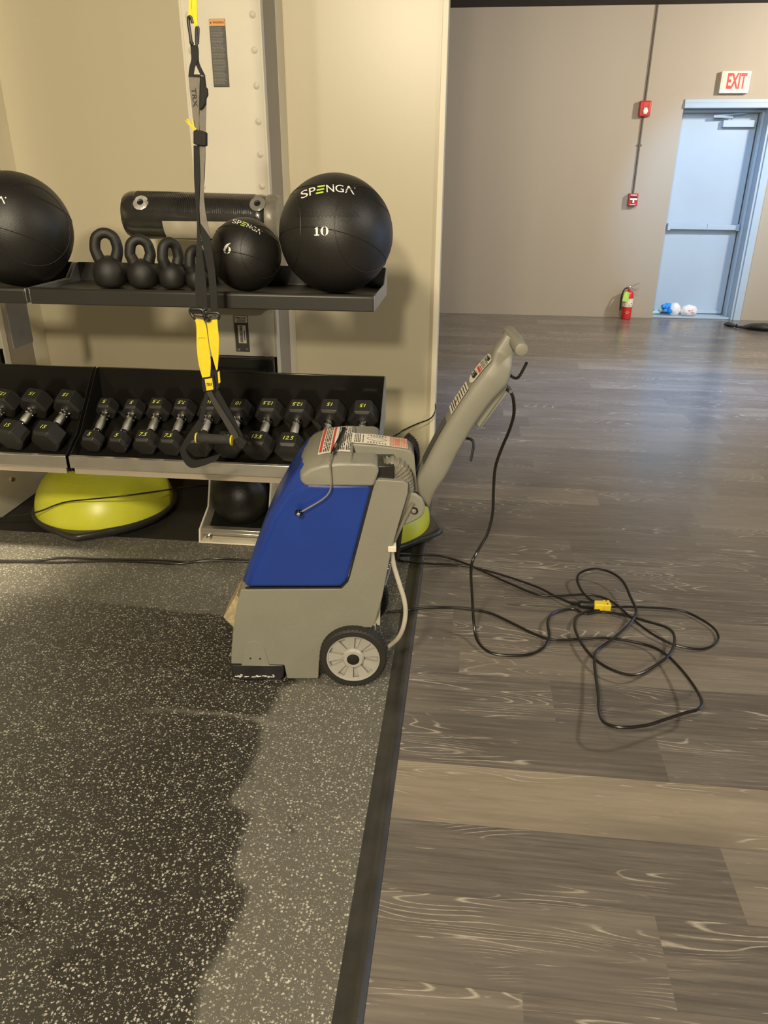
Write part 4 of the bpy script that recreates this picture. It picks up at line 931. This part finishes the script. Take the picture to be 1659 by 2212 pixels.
corrugated('black_hose', [Q(876, 945, 0.25), Q(889, 957, 0.25), Q(894, 978, 0.25), Q(893, 1000, 0.25), Q(885, 1020, 0.25)], 0.017, 0.006, M_RUBB)
corrugated('drain_hose', [Q(852, 1140, 0.10), Q(846, 1170, 0.10), Q(840, 1205, 0.10), Q(833, 1232, 0.10), Q(824, 1262, 0.12)], 0.012, 0.008, M_CLEAR, 0.2)
# pivot ears
for v in (0.050, 0.275):
    m = MB(); pts = [(850, 1040), (872, 1052), (884, 1064), (899, 1068), (911, 1077), (918, 1092), (917, 1108), (909, 1119), (895, 1127), (868, 1138), (845, 1180), (838, 1150)]
    q = [Q(x, y, 0.05) for x, y in pts]; m.loft([[Vector((p.x, vv, p.z)) for p in q] for vv in (v, v+0.016)]); e = build('pivot_ear', m, M_GREY, t, bevel=0.006, seg=3)
    if v < 0.1:
        m = MB(); q = Q(895, 1103, 0.05); m.lathe([(0.011, 0.0), (0.011, 0.0035), (0.008, 0.0035), (0.008, 0.001)], 20, Matrix.Translation((q.x, v, q.z)) @ Matrix.Rotation(PI/2, 4, 'X')); build('pivot_bushing', m, M_BLK, e)
        m = MB(); m.lathe([(0.0075, 0.0), (0.0075, 0.003), (0.003, 0.0045)], 14, Matrix.Translation((q.x-0.002, v, q.z-0.001)) @ Matrix.Rotation(PI/2, 4, 'X')); build('pivot_bolt', m, M_GREY, e)
m = MB(); q = Q(893, 1098, 0.05); m.lathe([(0.009, 0.052), (0.009, 0.289)], 16, Matrix.Translation((q.x, 0, q.z)) @ Matrix.Rotation(-PI/2, 4, 'X')); build('pivot_rod', m, M_BLK, t)
m = MB(); pts = [(862, 1138), (871, 1135), (862, 1210), (851, 1205)]; m.prism([Q(x, y, 0.12) for x, y in pts], (0, 0.06, 0)); build('rear_bracket', m, M_BLK, t)
m = MB(); m.prism([Q(x, y, 0.10) for x, y in [(815, 1256), (822, 1240), (821, 1352), (814, 1350), (806, 1330)]], (0, 0.03, 0)); m.prism([Q(x, y, 0.08) for x, y in [(804, 1345), (811, 1340), (812, 1372), (807, 1370)]], (0, 0.03, 0)); build('rear_flap', m, M_TRIMW, t, bevel=0.002)
# handle beam
prs = [((890, 1068), (927, 1090), 0.030), ((898, 1030), (940, 1055), 0.046), ((914, 995), (962, 1020), 0.054), ((945, 935), (992, 963), 0.054), ((975, 885), (1022, 912), 0.054), ((1010, 832), (1058, 862), 0.054), ((1040, 792), (1092, 825), 0.054), ((1058, 772), (1102, 797), 0.046), ((1068, 752), (1106, 770), 0.026), ((1080, 735), (1111, 752), 0.024), ((1090, 719), (1120, 740), 0.022)]
m = MB(); sl = []; VC = 0.178
lefts = [Q(*a, VC) for a, b, c in prs]; rights = [Q(*b, VC) for a, b, c in prs]; hw = [c for a, b, c in prs]
L2, H2 = catmull(lefts, hw, 4); R2, _ = catmull(rights, hw, 4)
for a, b, h in zip(L2, R2, H2):
    mid = (a+b)/2; d = (b-a)/2; k = d.length; dn = d.normalized(); ring = []
    for i in range(20):
        an = 2*PI*i/20; ca, sa = math.cos(an), math.sin(an); e = 0.45
        ring.append(mid+dn*(k*math.copysign(abs(ca)**e, ca))+Vector((0, h*math.copysign(abs(sa)**e, sa), 0)))
    sl.append(ring)
m.loft(sl); hb = build('handle_beam', m, M_GREY, t, ang=70)
a, b = Q(1128, 757, 0.055), Q(1097, 714, 0.295)
a = Vector((0.455, 0.060, 1.052)); 
qa_ = Q(1127, 756, 0.065); qb_ = Q(1099, 716, 0.285)
Mx = Matrix.Translation(qa_) @ (qb_-qa_).to_track_quat('Z', 'Y').to_matrix().to_4x4(); Lh = (qb_-qa_).length
m = MB(); m.lathe([(0.0105, 0), (0.0165, 0.002), (0.0185, 0.008), (0.0185, Lh*0.3), (0.021, Lh*0.5), (0.0185, Lh*0.7), (0.0185, Lh-0.008), (0.0165, Lh-0.002), (0.0105, Lh)], 28, Mx); build('grip_bar', m, M_GREY, t)
# beam front details: axis along the left silhouette
def bp_(s, off=0.0, lat=0.0):
    """point on the front face; s 0..1 from base to top, lat across (v)"""
    i = s*(len(L2)-1); k = min(int(i), len(L2)-2); f = i-k; p = L2[k].lerp(L2[k+1], f); q = R2[k].lerp(R2[k+1], f); n = (p-q).normalized()
    return p+n*off+Vector((0, lat, 0))
def fpatch(m, s0, s1, l0, l1, off, n=8, mi=0):
    vs = []
    for i in range(n+1):
        s = s0+(s1-s0)*i/n; vs += [bp_(s, off, l0), bp_(s, off, l1)]
    m.add(vs, [(2*i, 2*i+1, 2*i+3, 2*i+2) for i in range(n)], mi)
m = MB(); n = 24; vs = []
for i in range(n+1):
    f = i/n; s = 0.515+0.205*f; wv = 0.042*math.sqrt(max(0.02, 1-(max(0, (0.12-f)/0.12))**2))*math.sqrt(max(0.02, 1-(max(0, (f-0.88)/0.12))**2)); vs += [bp_(s, 0.0012, -wv), bp_(s, 0.0012, wv)]
m.add(vs, [(2*i, 2*i+1, 2*i+3, 2*i+2) for i in range(n)]); hs = build('control_sticker', m, M_DECAL, t, smooth=False)
m = MB(); fpatch(m, 0.395, 0.50, -0.042, 0.042, 0.0012); h2 = build('rating_sticker', m, M_DECAL, t, smooth=False)
m = MB(); m2 = MB(); r = random.Random(6)
for i, s in enumerate([0.405, 0.415, 0.425, 0.44, 0.452, 0.464, 0.476, 0.488, 0.605, 0.613, 0.621, 0.629, 0.641, 0.649, 0.655]):
    l = -0.036
    while l < 0.030:
        L = r.uniform(0.006, 0.014); fpatch(m if s > 0.5 else m2, s, s+0.0045, l, min(l+L, 0.036), 0.0022, 1); l += L+0.002
build('black_print', m, M_BLKP, hs, smooth=False); build('black_print', m2, M_BLKP, h2, smooth=False)
m = MB(); fpatch(m, 0.575, 0.590, -0.036, 0.026, 0.0022, 2); fpatch(m, 0.593, 0.599, -0.036, 0.016, 0.0022, 2); fpatch(m, 0.700, 0.704, -0.02, -0.012, 0.0022, 1); fpatch(m, 0.43, 0.436, -0.01, 0.01, 0.0024, 1); build('red_print', m, M_REDP, hs, smooth=False)
for s0, s1 in ((0.541, 0.566), (0.672, 0.706)):
    m = MB(); pts = [bp_(s0, 0, -0.022), bp_(s1, 0, -0.022), bp_(s1, 0.010, -0.022), bp_((s0+s1)/2, 0.006, -0.022), bp_(s0, 0.009, -0.022)]; m.prism(pts, (0, 0.034, 0)); build('rocker_switch', m, M_BLKG, t, bevel=0.001)
m = MB(); vs = []
fpatch(m, 0.20, 0.36, -0.034, 0.026, 0.0012); build('beam_slot_shade', m, mat('painted_recess_shade', (0.10, 0.095, 0.08), 0.6, noise_s=10, noise_a=0.1), t, smooth=False)  # flat patch, the shade inside the slot put into a darker grey
# switch housing behind the beam
m = MB(); pts = [(1022, 912), (1036, 926), (1092, 846), (1098, 828), (1084, 822)]; m.prism([Q(x, y, 0.155) for x, y in pts], (0, 0.05, 0)); build('switch_housing', m, M_GREY, t, bevel=0.004)
m = MB(); m.prism([Q(x, y, 0.162) for x, y in [(1030, 918), (1040, 925), (1096, 850), (1086, 842)]], (0, 0.035, 0)); build('housing_cover', m, M_GREY, t, bevel=0.002)
for pts in ([(1098, 806), (1108, 815), (1118, 816), (1126, 806), (1138, 783)], [(998, 946), (1010, 947), (1020, 951), (1023, 962), (1020, 980), (1017, 996)]):
    m = MB(); m.tube([Q(*p, 0.178-0.01*i) for i, p in enumerate(pts)], 0.0042, 10, 5); build('cord_hook', m, M_BLK, t)
m = MB(); m.tube([Q(1088, 834, 0.178), Q(1095, 838, 0.176), Q(1103, 846, 0.172)], [0.009, 0.0085, 0.006], 12, 3); build('strain_relief', m, M_BLK, t)
# wheels
def wheel(vc, side, u, near):
    w_ = thing('tmp', (0, 0, 0), None, None) if False else None
    Rr = 0.105; z = Rr; s = -1 if near else 1
    Mx = Matrix.Translation((u, vc, z)) @ Matrix.Rotation(PI/2, 4, 'X')
    m = MB(); m.lathe([(0.082, -0.022), (0.098, -0.022), (0.104, -0.016), (0.105, 0), (0.104, 0.016), (0.098, 0.022), (0.082, 0.022), (0.080, 0.0)], 64, Mx, cap=False)
    for k in range(0, 48): 
        a = 2*PI*k/48; m.box((-0.0017, -0.0022, -0.020), (0.0017, 0.0006, 0.020), 0, Mx @ Matrix.Rotation(a, 4, 'Z') @ Matrix.Translation((0, 0.1045, 0)) @ Matrix.Rotation(0.35, 4, 'Y'))
    ty = build('tyre', m, M_RUBB, t, ang=40)
    m = MB(); m.lathe([(0.074, 0.010), (0.078, 0.021), (0.083, 0.022), (0.083, -0.018), (0.02, -0.018), (0.020, 0.006)], 64, Mx, cap=False)
    m.lathe([(0.019, -0.01), (0.034, -0.01), (0.034, 0.017), (0.029, 0.024), (0.019, 0.024)], 40, Mx, cap=False)
    for k in range(9):
        a0 = 2*PI*k/9+0.1; a1 = a0+2*PI/9*0.58; ring = []
        def pt(rad, ang, h): return Mx @ Vector((rad*math.cos(ang), rad*math.sin(ang), h))
        vs = [pt(0.030, a0, 0.013), pt(0.030, a1, 0.013), pt(0.077, a1, 0.018), pt(0.077, (a0+a1)/2, 0.018), pt(0.077, a0, 0.018)]
        vb = [pt(0.030, a0, 0.0), pt(0.030, a1, 0.0), pt(0.077, a1, 0.0), pt(0.077, (a0+a1)/2, 0.0), pt(0.077, a0, 0.0)]
        m.loft([vs, vb])
    m.lathe([(0.077, 0.004), (0.030, 0.002)], 48, Mx, cap=False)
    build('wheel_hub', m, M_HUB, ty, ang=30)
    m = MB(); m.lathe([(0.001, 0.0265), (0.012, 0.0262), (0.0195, 0.024), (0.0195, 0.0)], 32, Mx); build('hub_cap', m, M_BLK, ty)
wu = Q(763, 1424, -0.01).x
wheel(0.008, 0, wu, True); wheel(0.355, 0, wu+0.004, False)
m = MB(); m.lathe([(0.008, -0.02), (0.008, -0.34)], 12, Matrix.Translation((wu, 0, 0.105)) @ Matrix.Rotation(PI/2, 4, 'X')); build('axle', m, M_BLK, t)
m = MB(); m.box((Q(690, 1465, VN).x, 0.03, 0.022), (Q(735, 1465, VN).x, 0.33, 0.08)); build('underside', m, M_BLK, t)
# clear tube and its clip
m = MB(); m.tube([Q(*p, 0.045) for p in [(892, 1086), (878, 1112), (862, 1145), (850, 1172)]], 0.0062, 12, 5); build('clear_tube', m, M_CLEAR, t)
m = MB(); m.tube([Q(*p, v) for p, v in [((846, 1190), 0.045), ((851, 1222), 0.045), ((863, 1262), 0.03), ((873, 1295), 0.02), ((876, 1325), 0.015), ((871, 1355), 0.01), ((861, 1377), 0.02), ((848, 1390), 0.04), ((836, 1398), 0.06), ((824, 1395), 0.09)]], 0.0072, 12, 5); build('drain_tube', m, M_TUBE, t)
q = Q(847, 1181, 0.03); m = MB(); m.box((q.x-0.012, 0.012, q.z-0.009), (q.x+0.012, 0.050, q.z+0.009)); build('hose_clip', m, M_TRIMW, t, bevel=0.002)
# tan block at the front
m = MB(); m.prism([Q(x, y, 0.15) for x, y in [(482, 1334), (510, 1285), (522, 1300), (508, 1360), (500, 1352)]], (0, 0.10, 0)); build('vacuum_shoe', m, M_TAN, t, bevel=0.003, label='tan weathered block poking out at the front')
# machine power cord
zf = 0.0055
def cord_pts(lst): return [G(x, y, zf+h) for x, y, h in lst]
hang = [(1103, 846, 1.95), (1109, 862, 1.99), (1110, 895, 2.04), (1100, 930, 2.10), (1083, 970, 2.15), (1070, 1010, 2.17), (1066, 1060, 2.18), (1064, 1110, 2.17), (1052, 1155, 2.14), (1032, 1190, 2.10), (1018, 1225, 2.08)]
pts = [P(x, y, Y) for x, y, Y in hang]
down = cord_pts([(1020, 1290, 0.16), (1024, 1350, 0.05), (1032, 1385, 0.015), (1058, 1409, 0.01), (1100, 1416, 0.008), (1145, 1413, 0.01), (1175, 1398, 0.015), (1186, 1375, 0.02), (1183, 1345, 0.025), (1192, 1327, 0.02), (1212, 1318, 0.012), (1240, 1316, 0.002), (1266, 1326, 0.0), (1300, 1322, 0.0), (1345, 1328, 0.01), (1400, 1343, 0.02), (1445, 1358, 0.03), (1457, 1380, 0.035), (1447, 1412, 0.04), (1412, 1440, 0.04), (1370, 1458, 0.035), (1325, 1448, 0.035), (1285, 1424, 0.03), (1255, 1388, 0.025), (1241, 1352, 0.02), (1250, 1328, 0.012), (1275, 1320, 0.004), (1295, 1319, 0.002)])
inv = Matrix.LocRotScale(MO, Euler((0, 0, TH_M)), None).inverted()
m = MB(); m.tube([inv @ p for p in pts+down], 0.0048, 10, 6); build('power_cord', m, M_CORD, t)

# ------------------------------------------------------------------ extension cords on the floor
pc = G(1258, 1308, 0.02)
t2 = thing('extension_cord', G(1258, 1308, 0), 'black extension cord looped on the wood planks with a yellow socket end', 'extension cord')
loopA = cord_pts([(1318, 1311, 0.012), (1360, 1311, 0.012), (1420, 1313, 0.01), (1475, 1320, 0.008), (1515, 1338, 0.008), (1543, 1358, 0.008), (1552, 1378, 0.008), (1540, 1394, 0.008), (1510, 1402, 0.008), (1460, 1394, 0.008), (1410, 1370, 0.012), (1370, 1340, 0.015), (1330, 1305, 0.02), (1300, 1290, 0.02), (1262, 1284, 0.015), (1210, 1287, 0.01), (1160, 1284, 0.005), (1105, 1262, 0.005), (1045, 1235, 0.004), (1005, 1217, 0.004), (960, 1203, 0.010), (925, 1199, 0.02), (880, 1199, 0.012), (840, 1200, 0.009), (760, 1205, 0.009), (640, 1212, 0.009), (535, 1210, 0.009), (470, 1207, 0.009), (405, 1214, 0.009), (340, 1210, 0.009), (220, 1208, 0.009), (130, 1205, 0.009), (70, 1211, 0.009), (-60, 1210, 0.009)])
m = MB(); m.tube(loopA, 0.0042, 10, 6); build('cable', m, M_CORD, t2)
a, b = G(1282, 1308, 0.016), G(1318, 1309, 0.016)
m = MB(); mx = Matrix.Translation((a+b)/2) @ (b-a).to_track_quat('X', 'Z').to_matrix().to_4x4(); hl = (b-a).length/2
m.box((-hl, -0.017, -0.014), (hl, 0.017, 0.014), 0, mx); m.box((hl*0.1, -0.020, -0.015), (hl, 0.020, 0.015), 0, mx); sk = build('socket', m, M_YPL, t2, bevel=0.004)
for s in (-1, 1):
    m = MB(); m.lathe([(0.0035, 0.0148), (0.0035, 0.0154), (0.0005, 0.0155)], 12, mx @ Matrix.Translation((hl*0.55, s*0.011, 0))); build('screw_hole', m, M_BLKP, sk)
t3 = thing('plug_cord', G(1258, 1308, 0), 'black cord running right from behind the machine to the black plug in the yellow socket', 'power cord')
cb = cord_pts([(1236, 1304, 0.015), (1200, 1288, 0.01), (1165, 1270, 0.008), (1110, 1250, 0.005), (1060, 1235, 0.004), (1010, 1223, 0.004), (960, 1219, 0.008), (915, 1217, 0.018), (870, 1212, 0.010), (850, 1206, 0.009), (760, 1210, 0.009), (640, 1216, 0.009), (535, 1213, 0.009), (440, 1212, 0.009), (380, 1218, 0.009), (300, 1214, 0.009), (220, 1212, 0.009), (120, 1215, 0.009), (60, 1214, 0.009), (-60, 1214, 0.009)])
m = MB(); m.tube(cb, 0.0042, 10, 6); build('cable', m, M_CORD, t3)
a, b = G(1232, 1303, 0.016), G(1283, 1308, 0.016)
mx = Matrix.Translation(a) @ (b-a).to_track_quat('Z', 'Y').to_matrix().to_4x4(); Lp = (b-a).length
m = MB(); prof = [(0.006, 0.0)]
for k in range(6): prof += [(0.0075, 0.003+k*0.004), (0.0060, 0.005+k*0.004)]
prof += [(0.010, 0.030), (0.0145, 0.036), (0.0155, Lp-0.004), (0.0145, Lp), (0.005, Lp)]
m.lathe(prof, 20, mx); build('plug', m, M_BLK, t3)
t4c = cord_pts([(836, 1322, 0.009), (870, 1320, 0.012), (890, 1317, 0.018), (920, 1313, 0.012), (960, 1312, 0.004), (1010, 1315, 0.003), (1060, 1325, 0.003), (1110, 1348, 0.003), (1155, 1370, 0.004), (1195, 1382, 0.008), (1245, 1381, 0.010), (1300, 1378, 0.008), (1355, 1384, 0.008), (1405, 1396, 0.015), (1440, 1415, 0.03), (1475, 1450, 0.045), (1503, 1488, 0.06), (1516, 1515, 0.075), (1508, 1532, 0.08), (1480, 1540, 0.085), (1440, 1553, 0.09), (1395, 1567, 0.09), (1340, 1571, 0.085), (1305, 1560, 0.075), (1294, 1535, 0.06), (1292, 1500, 0.05), (1286, 1455, 0.04), (1284, 1425, 0.035), (1290, 1405, 0.03), (1330, 1375, 0.035), (1362, 1345, 0.04), (1374, 1320, 0.04), (1362, 1290, 0.045), (1345, 1255, 0.055), (1318, 1236, 0.06), (1285, 1229, 0.06), (1256, 1236, 0.05), (1247, 1252, 0.04), (1256, 1275, 0.03), (1272, 1292, 0.025), (1284, 1300, 0.022)])
m = MB(); m.tube(t4c, 0.0048, 10, 6); build('looped_cord', m, M_CORD, label='thick black cord from the far wheel, springing up in the big nearest loop', cat='power cord')
# thin twin cable over the dome and behind the machine
cc = [P(-30, 1125, 2.82), P(20, 1118, 2.82), P(58, 1112, 2.82), P(90, 1103, 2.822), P(120, 1091, 2.83), P(150, 1083, 2.86), P(200, 1078, 2.88), P(260, 1072, 2.90), P(320, 1064, 2.93), P(374, 1056, 3.01), P(400, 1060, 3.14), P(440, 1100, 3.02)]
m = MB()
cc = [P(-30, 1124, 2.86), P(20, 1116, 2.80), P(58, 1111, 2.80), P(90, 1103, 2.79), P(120, 1091, 2.79), P(150, 1083, 2.79), P(200, 1078, 2.78), P(260, 1072, 2.79), P(320, 1064, 2.85), P(374, 1056, 2.98), P(400, 1052, 3.15), P(430, 1050, 3.33), P(520, 1040, 3.50), P(700, 1010, 3.50), P(845, 945, 3.45), P(870, 930, 3.47), P(900, 916, 3.49), P(928, 905, 3.52), P(938, 893, 3.54), P(941, 878, 3.56), P(938, 862, 3.62)]
m.tube(cc, 0.0032, 8, 5, flat=(1, 1)); build('lamp_cord', m, M_CORD, label='thin black cord draped over the left lime dome and round the wall end', cat='cord')

# ------------------------------------------------------------------ back wall fixtures
wy = WY
t5 = thing('exit_sign', (2.53, wy, 2.2), 'lit red and white EXIT sign above the white door', 'exit sign')
x0, x1, z0, z1 = 2.392, 2.675, 2.232, 2.425
m = MB(); m.box((x0, wy-0.06, z0), (x1, wy, z1)); build('housing', m, mat('exit_sign_white', (0.78, 0.74, 0.64), 0.4, noise_s=8, noise_a=0.03), t5, bevel=0.004)
m = MB(); m.box((x0+0.015, wy-0.063, z0+0.03), (x1-0.015, wy-0.058, z1-0.010)); build('face_plate', m, mat('exit_face_panel', (0.62, 0.60, 0.50), 0.4, noise_s=8, noise_a=0.04), t5)
m = MB(); put_text(m, 'EXIT', lambda u, v: Vector(((x0+x1)/2+0.01+u, wy-0.0645, (z0+z1)/2+0.010+v)), width=0.185, height=0.135, bold=0.03); build('lettering', m, M_EXIT, t5, smooth=False)
t6 = thing('fire_strobe', (1.69, wy, 2.02), 'red fire alarm strobe on the conduit, upper of the two red boxes', 'fire alarm')
m = MB(); m.box((1.635, wy-0.065, 2.025), (1.75, wy, 2.17)); build('housing', m, M_RED, t6, bevel=0.014, seg=3)
m = MB(); m.lathe([(0.026, 0.0), (0.026, 0.012), (0.016, 0.022), (0.001, 0.024)], 20, Matrix.Translation((1.695, wy-0.062, 2.075)) @ Matrix.Rotation(PI/2, 4, 'X')); m.box((1.68, wy-0.08, 2.05), (1.71, wy-0.06, 2.105)); build('flash_lens', m, mat('clear_flash_lens', (0.90, 0.88, 0.82), 0.15, noise_s=40, noise_a=0.2), t6)
m = MB(); m.box((1.672, wy-0.069, 2.12), (1.72, wy-0.064, 2.155)); build('sounder_grille', m, M_REDP, t6)
t7 = thing('fire_pull_station', (1.69, wy, 1.18), 'red fire alarm pull station at the bottom of the conduit', 'fire alarm')
m = MB(); m.box((1.645, wy-0.06, 1.178), (1.742, wy, 1.30)); build('housing', m, M_RED, t7, bevel=0.005)
m = MB(); m.box((1.656, wy-0.072, 1.235), (1.732, wy-0.06, 1.253)); m.box((1.685, wy-0.072, 1.205), (1.703, wy-0.06, 1.235)); build('pull_handle', m, M_WHITE, t7, bevel=0.002)
m = MB(); put_text(m, 'FIRE', lambda u, v: Vector((1.694+u, wy-0.0612, 1.283+v)), width=0.06, height=0.014, bold=0.01); m.box((1.665, wy-0.0612, 1.187), (1.722, wy-0.06, 1.192)); build('lettering', m, M_WHITE, t7, smooth=False)
m = MB(); m.box((1.660, wy-0.0612, 1.256), (1.728, wy-0.058, 1.272)); build('slot', m, M_BLKP, t7)
t8 = thing('wall_conduit', (1.69, wy, 1.3), 'thin dark conduit running down the back wall through the red alarm boxes', 'conduit')
m = MB(); m.tube([(1.692, wy-0.011, 1.30), (1.692, wy-0.011, 2.025)], 0.010, 10, 0); m.tube([(1.692, wy-0.011, 2.17), (1.692, wy-0.011, CZ-0.002)], 0.010, 10, 0); build('pipe', m, M_COND, t8)
m = MB(); m.box((1.668, wy-0.016, 1.755), (1.716, wy, 1.770)); build('strap_clamp', m, M_COND, t8, bevel=0.001)
# extinguisher
ex_, ey_ = 1.772, 8.87
t9 = thing('fire_extinguisher', (ex_, ey_, 0), 'red fire extinguisher with green tag standing on the floor left of the door', 'fire extinguisher')
m = MB(); m.lathe([(0.04, 0), (0.052, 0.004), (0.054, 0.015), (0.054, 0.255), (0.048, 0.285), (0.032, 0.305), (0.016, 0.315), (0.014, 0.325)], 32, Matrix.Translation((ex_, ey_, 0.0))); cyl = build('cylinder', m, M_REXT, t9)
m = MB(); m.lathe([(0.0548, 0.135), (0.0548, 0.225)], 32, Matrix.Translation((ex_, ey_, 0)), cap=False); lb = build('label_band', m, M_DECAL, cyl)
m = MB(); r = random.Random(9)
for k in range(26):
    a = r.uniform(-PI*0.85, -PI*0.15); z = 0.142+0.01*int(r.uniform(0, 8)); da = r.uniform(0.08, 0.25)
    m.add([(ex_+0.0553*math.cos(q), ey_+0.0553*math.sin(q), zz) for q, zz in ((a, z), (a+da, z), (a+da, z+0.005), (a, z+0.005))], [(0, 1, 2, 3)])
build('label_print', m, M_BLKP, cyl, smooth=False)
m = MB(); m.add([(ex_-0.022, ey_-0.0505, 0.08), (ex_, ey_-0.0565, 0.095), (ex_+0.022, ey_-0.0505, 0.08), (ex_, ey_-0.0565, 0.062)], [(0, 1, 2, 3)]); build('diamond_mark', m, M_DECAL, cyl, smooth=False)
m = MB(); m.lathe([(0.016, 0.32), (0.018, 0.325), (0.018, 0.345), (0.012, 0.355)], 16, Matrix.Translation((ex_, ey_, 0))); m.lathe([(0.013, 0), (0.013, 0.012)], 16, Matrix.Translation((ex_, ey_-0.015, 0.335)) @ Matrix.Rotation(PI/2, 4, 'X')); build('valve', m, M_STEEL, t9)
m = MB(); m.loft([[Vector((x, ey_+s*0.010, z)) for x, z in ((ex_-0.015, 0.352), (ex_+0.02, 0.362), (ex_+0.10, 0.395), (ex_+0.10, 0.388), (ex_+0.02, 0.352))] for s in (-1, 1)]); m.loft([[Vector((x, ey_+s*0.008, z)) for x, z in ((ex_, 0.335), (ex_+0.03, 0.338), (ex_+0.085, 0.315), (ex_+0.084, 0.309), (ex_+0.02, 0.328))] for s in (-1, 1)]); build('lever', m, M_STEEL, t9)
m = MB(); m.tube([(ex_-0.015, ey_, 0.335), (ex_-0.05, ey_-0.005, 0.325), (ex_-0.075, ey_-0.012, 0.27), (ex_-0.078, ey_-0.015, 0.18), (ex_-0.072, ey_-0.015, 0.10)], [0.008, 0.008, 0.008, 0.009, 0.010], 12, 5); build('hose', m, M_BLK, t9)
m = MB(); m.prism([(ex_-0.075, ey_-0.062, 0.20), (ex_-0.012, ey_-0.075, 0.195), (ex_-0.002, ey_-0.064, 0.29), (ex_-0.035, ey_-0.05, 0.305), (ex_-0.06, ey_-0.052, 0.29)], (0, -0.002, 0)); build('inspection_tag', m, M_TAGG, t9)

# ------------------------------------------------------------------ things at the door
def blob(name, c, rx, ry, rz, material, label, cat, seed=0, amp=0.12, rot=0, parent=None, group=None, seg=28):
    m = MB(); m.sphere(Vector((0, 0, 0)), 1.0, seg, 16)
    R = Matrix.Rotation(rot, 3, 'Z')
    for i, v in enumerate(m.v):
        k = 1+amp*noise.noise(v*2.2+Vector((seed, 0, 0)))
        p = Vector((v.x*rx*k, v.y*ry*k, v.z*rz*k)); p.z = max(p.z, -rz*0.8); m.v[i] = R @ p+Vector(c)
    return build(name, m, material, parent, label=label, cat=cat, group=group)
fz = 0.022
t10 = thing('ruffled_flower', G(1441, 662, fz), 'bright blue ruffled flower-like bundle on the door threshold', 'decoration')
c = P(1442, 661, 9.05); c.z = fz+0.065; r = random.Random(12)
for k in range(13):
    a = r.uniform(0, 2*PI); e = r.uniform(-0.4, 1.3); d = Vector((math.cos(a)*math.cos(e)*0.048, math.sin(a)*math.cos(e)*0.035, math.sin(e)*0.045))
    blob('petal', c+d, 0.034, 0.022, 0.024, M_BLUP, None, None, k, 0.3, a, parent=t10, seg=14)
for k, (px, py) in enumerate(((1422, 659), (1414, 662), (1430, 655))):
    c2 = P(px, py, 9.06); c2.z = fz+(0.03, 0.025, 0.055)[k]; blob('leaf', c2, 0.035, 0.02, 0.018, M_CYAN, None, None, k+30, 0.4, 0.5*k, parent=t10, seg=14)
M_PLUSH = mat('white_plush', (0.80, 0.80, 0.80), 0.7, noise_s=20, noise_a=0.06, bump=0.4, bump_s=200)
c = P(1458, 663, 9.05); blob('plush_bundle', (c.x, 9.05, fz+0.062), 0.065, 0.055, 0.075, M_PLUSH, 'round white bundle pressed against the blue flower on the threshold', 'bundle', 3, 0.12)
c = P(1489, 666, 9.03); o = blob('plush_slipper', (c.x, 9.03, fz+0.055), 0.092, 0.06, 0.066, M_PLUSH, 'larger white rounded slipper with pale red print on the threshold', 'slipper', 6, 0.12)
m = MB()
for (u, z, w_, h_) in ((-0.02, 0.07, 0.028, 0.006), (-0.015, 0.058, 0.008, 0.012), (0.0, 0.055, 0.022, 0.005), (0.02, 0.066, 0.006, 0.014), (0.025, 0.05, 0.02, 0.005)): m.box((c.x+u, 8.967, fz+z-0.005), (c.x+u+w_, 8.975, fz+z-0.005+h_))
build('red_print', m, mat('faded_red_print', (0.66, 0.35, 0.40), 0.6, noise_s=20, noise_a=0.1), o, smooth=False)
# black bag
t11 = thing('black_bag', G(1610, 712), 'slumped black bag with a knotted neck on the floor right of the door', 'bag')
g0, g1, g2 = G(1575, 706), G(1592, 710), G(1660, 716)
m = MB(); pts = []; rs = []
pp = [(1571, 703, 0.018, 0.030), (1580, 706, 0.022, 0.028), (1592, 709, 0.018, 0.016), (1604, 711, 0.022, 0.026), (1622, 712, 0.034, 0.052), (1645, 714, 0.040, 0.062), (1672, 716, 0.036, 0.055), (1690, 717, 0.02, 0.02)]
m.tube([G(x, y)+Vector((0, 0, h)) for x, y, h, r_ in pp], [r_ for *_, r_ in pp], 18, 6, flat=(1.5, 0.62))
for i, v in enumerate(m.v): v += Vector((0, 0, 0.008))*noise.noise(v*14); v.z = max(v.z, 0.002)
build('bag_body', m, M_BAG, t11)
m = MB(); q = G(1590, 709)+Vector((0, 0, 0.024)); m.tube([q+Vector((0.0, 0.022*math.cos(a), 0.018*math.sin(a))) for a in [i*PI/6 for i in range(13)]], 0.005, 8, 0); build('tie', m, M_BLK, t11)
bpy.context.view_layer.update()
